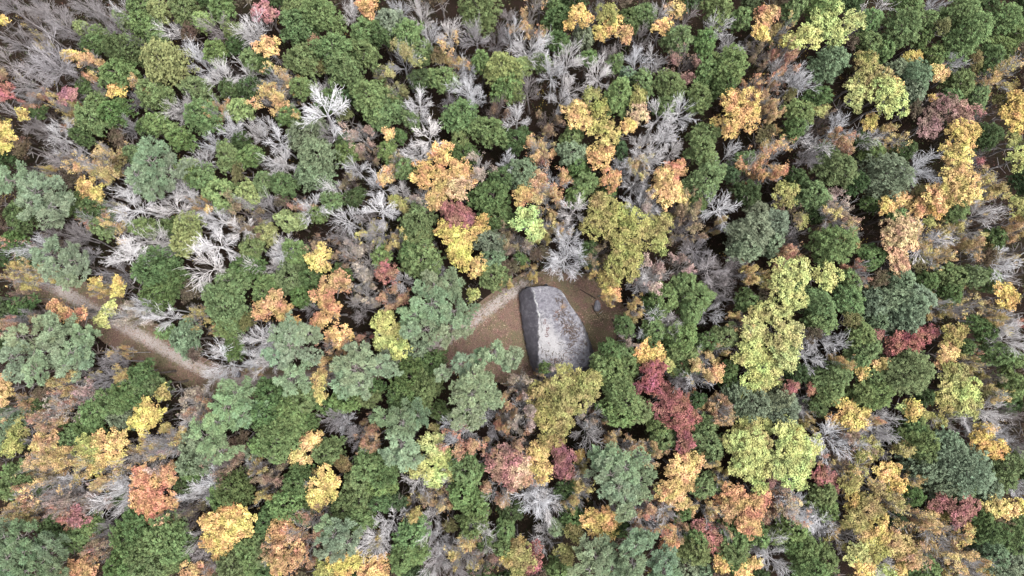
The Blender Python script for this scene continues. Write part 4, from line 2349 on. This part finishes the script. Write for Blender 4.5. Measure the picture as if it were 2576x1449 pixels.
for line in TREES.strip().splitlines():
    if line[0] == '#':
        t = line[1:].split()
        blk = (int(t[0][1]) * 644.0, int(t[0][0]) * 362.25, 0.25 if len(t) < 2 else 1 / float(t[1]))
        continue
    k, x, y, r = line.split()
    raw.append([k, blk[0] + float(x) * blk[2], blk[1] + float(y) * blk[2], float(r) * blk[2]])

# neighbouring crowns of one colour belong to one tree with several boughs
MERGE = {'h': (0.58, 3, 46), 'p': (0.85, 7, 85), 'l': (0.78, 4, 62)}
order = sorted(range(len(raw)), key=lambda i: -raw[i][3])
used, trees = set(), []
for i in order:
    if i in used:
        continue
    k, u, v, r = raw[i]
    used.add(i)
    group_ = [i]
    fam = LOOK[k][1]
    if fam in MERGE:
        f, mx, span = MERGE[fam]
        for j in sorted(range(len(raw)), key=lambda j: math.hypot(raw[j][1] - u, raw[j][2] - v)):
            if len(group_) >= mx or math.hypot(raw[j][1] - u, raw[j][2] - v) > span:
                break
            kj = raw[j][0]
            if j in used or (kj[:2] if fam == 'h' else kj) != (k[:2] if fam == 'h' else k):
                continue
            if any(math.hypot(raw[j][1] - raw[q][1], raw[j][2] - raw[q][2]) < f * (raw[j][3] + raw[q][3]) for q in group_):
                used.add(j)
                group_.append(j)
    trees.append({'k': k, 'fam': fam, 'lobes': [raw[q][1:] for q in group_]})

fr_ = random.Random(5)
lobes_ = np.array([l for t in trees for l in t['lobes']])
fills = []
for vv in range(-10, 1470, 12):
    for uu_ in range(-10, 2600, 12):
        d = (np.hypot(lobes_[:, 0] - uu_, lobes_[:, 1] - vv) - lobes_[:, 2]).min()
        if d > 13:
            fills.append((d, uu_, vv))
fills.sort(reverse=True)
done = []
for d, uu_, vv in fills:
    w_ = at(uu_, vv, 6)
    wx, wy = np.array([w_.x]), np.array([w_.y])
    if any(inside(p_, wx, wy)[0] or dist_poly(p_, wx, wy)[0] < 1.5 for p_ in (CLEARING, CORRIDOR, BOULDER_XY)):
        continue
    r = min(d + 7, 34)
    if all(math.hypot(uu_ - a, vv - b_) > r + c_ - 6 for a, b_, c_ in done):
        done.append((uu_, vv, r))
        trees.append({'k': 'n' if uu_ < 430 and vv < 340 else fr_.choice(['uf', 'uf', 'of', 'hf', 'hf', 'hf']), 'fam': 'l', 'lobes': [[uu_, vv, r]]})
for t in trees:
    t['fam'] = LOOK[t['k']][1]
print('FILL', len(done))
for t in trees:
    w = [l[2] ** 2 for l in t['lobes']]
    t['u'] = sum(a * l[0] for a, l in zip(w, t['lobes'])) / sum(w)
    t['v'] = sum(a * l[1] for a, l in zip(w, t['lobes'])) / sum(w)
    t['r'] = max(math.hypot(l[0] - t['u'], l[1] - t['v']) + l[2] for l in t['lobes'])

# ------------------------------------------------------------------ labels: the look, then what the tree stands beside, then where
MARKS = [{'name': 'the big boulder', 'u': 1400, 'v': 825, 'r': 115}, {'name': 'the small flat rock', 'u': 1502, 'v': 770, 'r': 18}]
def region(u, v):
    row = 'top edge' if v < 120 else 'upper part' if v < 430 else 'middle' if v < 960 else 'lower part' if v < 1320 else 'bottom edge'
    col = 'far left' if u < 330 else 'left' if u < 950 else 'centre' if u < 1650 else 'right' if u < 2250 else 'far right'
    return col + ' ' + row
def size_word(t):
    r = t['lobes'][0][2] if len(t['lobes']) == 1 else t['r'] * 0.8
    return 'small' if r < 20 else 'large' if r > 44 else ''
for t in trees:
    nm = LOOK[t['k']][0]
    sz = size_word(t)
    if nm.startswith('wide'):
        sz = ''
    t['look'] = (sz + ' ' + nm).strip()
    t['noun'] = nm
    t['reg'] = region(t['u'], t['v'])
def rel(t, o):
    dx, dy = t['u'] - o['u'], t['v'] - o['v']
    if abs(dx) > abs(dy):
        return 'left of' if dx < 0 else 'right of'
    return 'above' if dy < 0 else 'below'
for t in trees:
    nb = []
    for o in trees:
        if o is not t:
            d = math.hypot(t['u'] - o['u'], t['v'] - o['v'])
            if d < 1.25 * (t['r'] + o['r']) and d < 120:
                nb.append((d / (t['r'] + o['r']), rel(t, o), o['noun']))
    t['nb'] = []
    for o in MARKS:
        if math.hypot(t['u'] - o['u'], t['v'] - o['v']) < 1.25 * (t['r'] + o['r']):
            t['nb'].append((rel(t, o), o['name']))
    for d, a, b in sorted(nb):
        if (a, b) not in t['nb']:
            t['nb'].append((a, b))
def phrase(c):
    return c[0] + ' ' + (c[1] if c[1].startswith('the ') else ('an ' if c[1][0] in 'aeiou' else 'a ') + c[1])
rarity = {}
for t in trees:
    rarity[t['noun']] = rarity.get(t['noun'], 0) + 1
taken = set()
n_two = n_bad = 0
for t in trees:
    same = [o for o in trees if o is not t and o['look'] == t['look'] and o['reg'] == t['reg']]
    cands = t['nb'][:9]
    cands = sorted(cands, key=lambda c: (0 if c[1].startswith('the ') else 1 + rarity.get(c[1], 0) / 100.0 + 0.1 * cands.index(c)))
    lab = None
    for c in cands:
        if not any(c in o['nb'] for o in same):
            lab = f"{t['look']} {phrase(c)}, {t['reg']}"
            break
    if lab is None or lab in taken:
        n_two += 1
        lab = None
        for i, c in enumerate(cands):
            for e in cands[i + 1:]:
                if lab is None and not any(c in o['nb'] and e in o['nb'] for o in same):
                    full = f"{t['look']} {phrase(c)} and {phrase(e)}, {t['reg']}"
                    if len(full.split()) > 16:
                        full = f"{t['look']} {phrase(c)}, {phrase(e)}, {t['reg']}"
                    if len(full.split()) <= 16 and full not in taken:
                        lab = full
    if lab is None:
        n_bad += 1
        for c in cands:
            full = f"{t['look']} {phrase(c)}, {'uppermost' if t['v'] <= min([o['v'] for o in same] + [9e9]) else 'one'} in the {t['reg']}"
            if full not in taken and len(full.split()) <= 16:
                lab = full
                break
    if lab is None:
        for w_, key in (('leftmost', 'u'), ('uppermost', 'v')):
            full = f"{w_} {t['look']} of the {t['reg']}"
            if lab is None and full not in taken and all(t[key] < o[key] for o in same):
                lab = full
    t['label'] = lab or f"{t['look']} standing apart, {t['reg']}"
    taken.add(t['label'])
bylab = {}
for t in trees:
    bylab.setdefault(t['label'], []).append(t)
for lab_, ts_ in bylab.items():
    if len(ts_) > 1:
        for w_, t in zip(('first', 'second', 'third', 'fourth', 'fifth', 'sixth', 'seventh', 'eighth'), sorted(ts_, key=lambda t: t['u'])):
            t['label'] = f"{t['look']} standing apart, {w_} such from the left, {t['reg']}"
print('LABELS', len(trees), 'two', n_two, 'bad', n_bad, {f: sum(1 for t in trees if t['fam'] == f) for f in 'hplsb'})

# ------------------------------------------------------------------ crown meshes, shared between trees of a kind
SIZES = {'h': (1.3, 2.0, 2.8, 3.8, 5.0), 'p': (1.8, 2.8, 3.8, 5.0), 'l': (1.3, 2.0, 2.8, 3.8, 5.0)}
BANK = {}
for fam, sizes in SIZES.items():
    for si, R in enumerate(sizes):
        for s in range(6 if R < 4.5 else 3):
            seed = 100 * si + 17 * s + {'h': 1, 'p': 2, 'l': 3}[fam]
            BANK.setdefault(fam, []).append((R, (hemlock_crown if fam == 'h' else pine_crown if fam == 'p' else leafy_crown)(R, seed)))
SK = []
for s in range(16):
    R, H = 3.2, 16.0
    tr, br, en = skeleton(R, H, 500 + s, (0.58, 0.66, 0.5)[s % 3])
    ext = np.quantile(np.hypot(br[:, 3], br[:, 4]), 0.97)
    v, f = tubes(tr, 6)
    tme = mesh_from('trunk', v, f, M_BARK, smooth=True)
    v, f = tubes(br, 3)
    bme_ = mesh_from('branches', v, f, M_BARK)
    fol = [foliage_on(en, 700 + s * 3 + j, sh, R) for j, sh in enumerate((0.13, 0.25))]
    SK.append((float(ext), float(br[:, 5].max()), tme, bme_, fol))
def trunk_mesh(seed):
    rs = np.random.RandomState(seed)
    sg = []
    p = np.array([0.0, 0, -0.2])
    for k in range(6):
        q = np.array([rs.normal(0, 0.12), rs.normal(0, 0.12), (k + 1) / 6 * 10.0])
        sg.append([*p, *q, 0.24 * (1 - 0.13 * k), 0.24 * (1 - 0.13 * (k + 1))])
        if k >= 2:
            for j in range(3):
                a = rs.uniform(0, 6.28)
                e = q + np.array([math.cos(a) * 1.5, math.sin(a) * 1.5, rs.uniform(0.4, 1.0)])
                sg.append([*q, *e, 0.07, 0.03])
        p = q
    v, f = tubes(sg, 6)
    return mesh_from('trunk', v, f, M_BARK, smooth=True)
TRUNKS = [trunk_mesh(900 + i) for i in range(5)]

GROUPS = {'e': 'grey-green evergreens of the forest', 'h': 'green evergreens of the forest', 'p': 'tall pale pines', 'l': 'autumn trees in full leaf', 's': 'half-bare autumn trees', 'b': 'bare leafless trees'}
NAMES = {'e': ('grey_evergreen_tree', 'grey_evergreen'), 'h': ('hemlock_tree', 'evergreen'), 'p': ('pine_tree', 'pine'), 'l': ('leafy_tree', 'autumn tree'), 's': ('thinning_tree', 'half-bare tree'), 'b': ('bare_tree', 'bare tree')}  # grey-green trees share the hemlock crown, grouped apart by tone alone

def pick(fam, R):
    b = sorted(BANK[fam], key=lambda e: abs(math.log(e[0] / R)))
    near = [e for e in b if abs(math.log(e[0] / b[0][0])) < 0.01]
    return rnd.choice(near)
def jit(c, a=0.10):
    k = 1 + rnd.uniform(-a, a)
    if c[0] - c[2] < 0.04:                                # grey stays grey
        w_ = rnd.uniform(-0.03, 0.03)
        return (c[0] * k * (1 + w_), c[1] * k, c[2] * k * (1 - w_), 1.0)
    return tuple(max(0.01, x * k * (1 + rnd.uniform(-a * 0.6, a * 0.6))) for x in c) + (1.0,)

for t in trees:
    fam = t['fam']
    col = LOOK[t['k']][2]
    rm = t['lobes'][0][2] * 0.079
    if fam == 'p':
        H = 22 + rnd.uniform(-1.5, 2.5)
    elif fam == 'h':
        H = 10.5 + 2.1 * rm + rnd.uniform(-1, 1.5)
    else:
        H = 12 + 1.6 * rm + rnd.uniform(-1, 1.5)
    if fam in 'sb':
        H = 15.5 + 1.6 * rm + rnd.uniform(-1, 1.5)
    zc = {'p': H - 2.5, 'h': H - 0.9 * rm, 'l': H - 0.8 * rm, 's': H * 0.82, 'b': H * 0.82}[fam]
    base = at(t['u'], t['v'], zc)
    shift = Vector((0, 0, 0))
    bx, by = base.x, base.y
    if inside(BOULDER_XY, np.array([bx]), np.array([by]))[0]:
        pc = np.array(BOULDER_XY).mean(0)
        dv = Vector((bx - pc[0], by - pc[1], 0)).normalized()
        for k in range(80):
            bx += dv.x * 0.25; by += dv.y * 0.25
            if not inside(BOULDER_XY, np.array([bx]), np.array([by]))[0]:
                break
        bx += dv.x * 0.5; by += dv.y * 0.5
    nk = 'e' if t['k'] == 'hb' else fam
    root = bpy.data.objects.new(NAMES[nk][0], None)
    root.empty_display_size = 0.5
    root.location = (bx, by, 0)
    C.objects.link(root)
    tag(root, t['label'], NAMES[nk][1], GROUPS[nk])
    off = Vector((base.x - bx, base.y - by, 0))
    if fam in 'sb':
        ext, top, tme, bme_, fol = rnd.choice(SK)
        R = t['lobes'][0][2] / PXM * (CAM_H - zc)
        sxy, sz = R / ext * 1.22, H / top
        rz = rnd.uniform(0, 6.28)
        bark = jit(col, 0.14) if fam == 'b' else jit(rnd.choice([(0.38, 0.365, 0.365), (0.30, 0.28, 0.275)]), 0.12)
        if t['k'] in ('ns', 'us', 't'):
            bark = jit((0.17, 0.145, 0.14), 0.1)
        lean = (rnd.gauss(0, 0.05), rnd.gauss(0, 0.05))
        for nm, me in (('trunk', tme), ('branches', bme_)):
            o = add(nm, me, root)
            o.scale = (sxy, sxy, sz); o.rotation_euler = (lean[0], lean[1], rz); o.color = bark
            o.location = off
        if fam == 's':
            dense = 1 if t['k'] in ('gs', 'os', 'ys', 'ps') and rnd.random() < 0.75 else 0
            o = add('foliage', fol[dense], root)
            o.scale = (sxy, sxy, sz); o.rotation_euler = (lean[0], lean[1], rz); o.color = jit(col, 0.12)
            o.location = off
        continue
    tr = add('trunk', rnd.choice(TRUNKS), root)
    tr.scale = (1.0 + 0.1 * rm, 1.0 + 0.1 * rm, max(0.4, (zc - (0.1 * rm if fam != 'l' else 0.2)) / 10.0))
    tr.rotation_euler = (0, 0, rnd.uniform(0, 6.28))
    tr.color = jit((0.13, 0.11, 0.10) if fam != 'l' else (0.20, 0.18, 0.175), 0.15)
    base_col = jit(col, 0.09)
    for i, (u, v, r) in enumerate(t['lobes']):
        z = zc + (0 if i == 0 else rnd.uniform(-1.6, 0.2) if fam == 'p' else rnd.uniform(-1.0, 0.3))
        p = at(u, v, z)
        R = r / PXM * (CAM_H - z)
        R0, me = pick(fam, R)
        o = add('crown', me if fam != 'p' else me[0], root, (p.x - bx, p.y - by, z))
        k = R / R0 * {'p': 1.08, 'l': 1.1, 'h': 0.95}[fam]
        e_ = rnd.uniform(0.86, 1.16)
        o.scale = (k * e_, k / e_, k * rnd.uniform(0.9, 1.1))
        o.rotation_euler = (rnd.gauss(0, 0.06), rnd.gauss(0, 0.06), rnd.uniform(0, 6.28))
        o.color = tuple(max(0.01, c_ * (1 + rnd.uniform(-0.07, 0.07))) for c_ in base_col[:3]) + (1,)
        if fam == 'p':
            l = add('limbs', me[1], o)
            l.color = jit((0.17, 0.15, 0.145), 0.1)

# ------------------------------------------------------------------ undergrowth in the gaps
def undergrowth(n, col_, size, zr, label, seed, asp=0.8):
    rs = np.random.RandomState(seed)
    q = rs.uniform((-122, -82), (122, 82), (n, 2))
    for poly in (CLEARING, CORRIDOR, BOULDER_XY):
        q = q[~inside(poly, q[:, 0], q[:, 1])]
    m = 9
    P = np.repeat(np.concatenate([q, rs.uniform(*zr, (len(q), 1))], 1), m, 0) + rs.normal(0, 1, (len(q) * m, 3)) * (0.42, 0.42, 0.3)
    P[:, 2] = np.maximum(P[:, 2], 0.05)
    o = litter('undergrowth', P, size, M_LEAF, label, 0.25, 0.6, asp)
    o.color = col_
undergrowth(2600, (0.040, 0.050, 0.022, 1), 0.42, (0.3, 2.2), 'low dark green undergrowth in the gaps between the trees', 31, 0.5)
undergrowth(1500, (0.070, 0.048, 0.030, 1), 0.30, (0.3, 2.0), 'rusty brown undergrowth in the gaps between the trees', 32)
undergrowth(700, (0.20, 0.15, 0.035, 1), 0.26, (0.4, 2.4), 'yellow-leaved undergrowth in the gaps between the trees', 33)
rs = np.random.RandomState(77)
q = rs.uniform((-122, -82), (122, 82), (2300, 2))
for poly in (CLEARING, CORRIDOR, BOULDER_XY):
    q = q[~inside(poly, q[:, 0], q[:, 1])]
sg = []
for x, y in q:
    hh = rs.uniform(2.0, 6.0)
    for j in range(rs.randint(5, 9)):
        a = rs.uniform(0, 6.28); sp = rs.uniform(0.15, 0.5) * hh * 0.5
        m_ = np.array([x + math.cos(a) * sp * 0.4, y + math.sin(a) * sp * 0.4, hh * 0.55])
        e_ = np.array([x + math.cos(a) * sp, y + math.sin(a) * sp, hh * rs.uniform(0.8, 1.0)])
        sg.append([x, y, 0, *m_, 0.035, 0.028])
        sg.append([*m_, *e_, 0.028, 0.018])
        for c_ in range(2):
            sg.append([*m_, *(e_ + rs.normal(0, 0.35, 3)), 0.024, 0.016])
v, f = tubes(np.array(sg), 3)
br_ = add('brushwood', mesh_from('brushwood', v, f, M_BARK))
br_['kind'] = 'stuff'
br_['label'] = 'thin grey-brown leafless brush filling the gaps between the trees'
br_.color = (0.15, 0.125, 0.115, 1)
# the forest goes on beyond the picture: one coarse mass per colour
def far_woods(n, col_, mat, size, label, seed):
    rs = np.random.RandomState(seed)
    P, N, S, T = [], [], [], []
    while len(P) < n:
        x, y = rs.uniform(-190, 190), rs.uniform(-150, 160)
        h = rs.uniform(9, 16)
        p = np.array([x, y])
        k_ = (CAM_H - h) / CAM_H
        if abs(x) < 117 * k_ + 2.5 and -57 * k_ - 2.5 < y < 75.5 * k_ + 2.5:
            continue
        R = rs.uniform(2.0, 4.2)
        m_ = int(110 * R)
        v = norm(rs.normal(0, 1, (m_, 3))); v[:, 2] = np.abs(v[:, 2]) * 1.5 - 0.4
        P.append(np.array([x, y, h - R]) + v * R * rs.uniform(0.75, 1.05, (m_, 1)))
        N.append(norm(v + rs.normal(0, 0.5, v.shape)))
        S.append(rs.uniform(0.35, 0.75, m_)); T.append(0.5 + rs.normal(0, 0.1) + rs.normal(0, 0.15, m_))
    P = np.concatenate(P); N = np.concatenate(N); S = np.concatenate(S); T = np.concatenate(T)
    D = norm(np.cross(N, rs.normal(0, 1, N.shape)))
    V = blades(P, D, N, S, S * 0.7)
    o = add('far_woods', mesh_from('far_woods', V, quads(len(P)), mat, np.repeat(np.clip(T, 0, 1), 4)))
    o['kind'] = 'stuff'; o['label'] = label; o.color = col_
far_woods(430, (0.060, 0.085, 0.036, 1), M_NEEDLE, 1, 'dark evergreen woods going on beyond the clearing forest', 61)
far_woods(170, (0.33, 0.21, 0.07, 1), M_LEAF, 1, 'golden autumn woods going on beyond the clearing forest', 62)
far_woods(110, (0.24, 0.13, 0.07, 1), M_LEAF, 1, 'russet autumn woods going on beyond the clearing forest', 63)
far_woods(190, (0.20, 0.18, 0.16, 1), M_LEAF, 1, 'grey leafless woods going on beyond the clearing forest', 64)
for o in C.objects:
    if o.get('kind') == 'stuff' and 'category' not in o:
        o['category'] = 'ground cover'
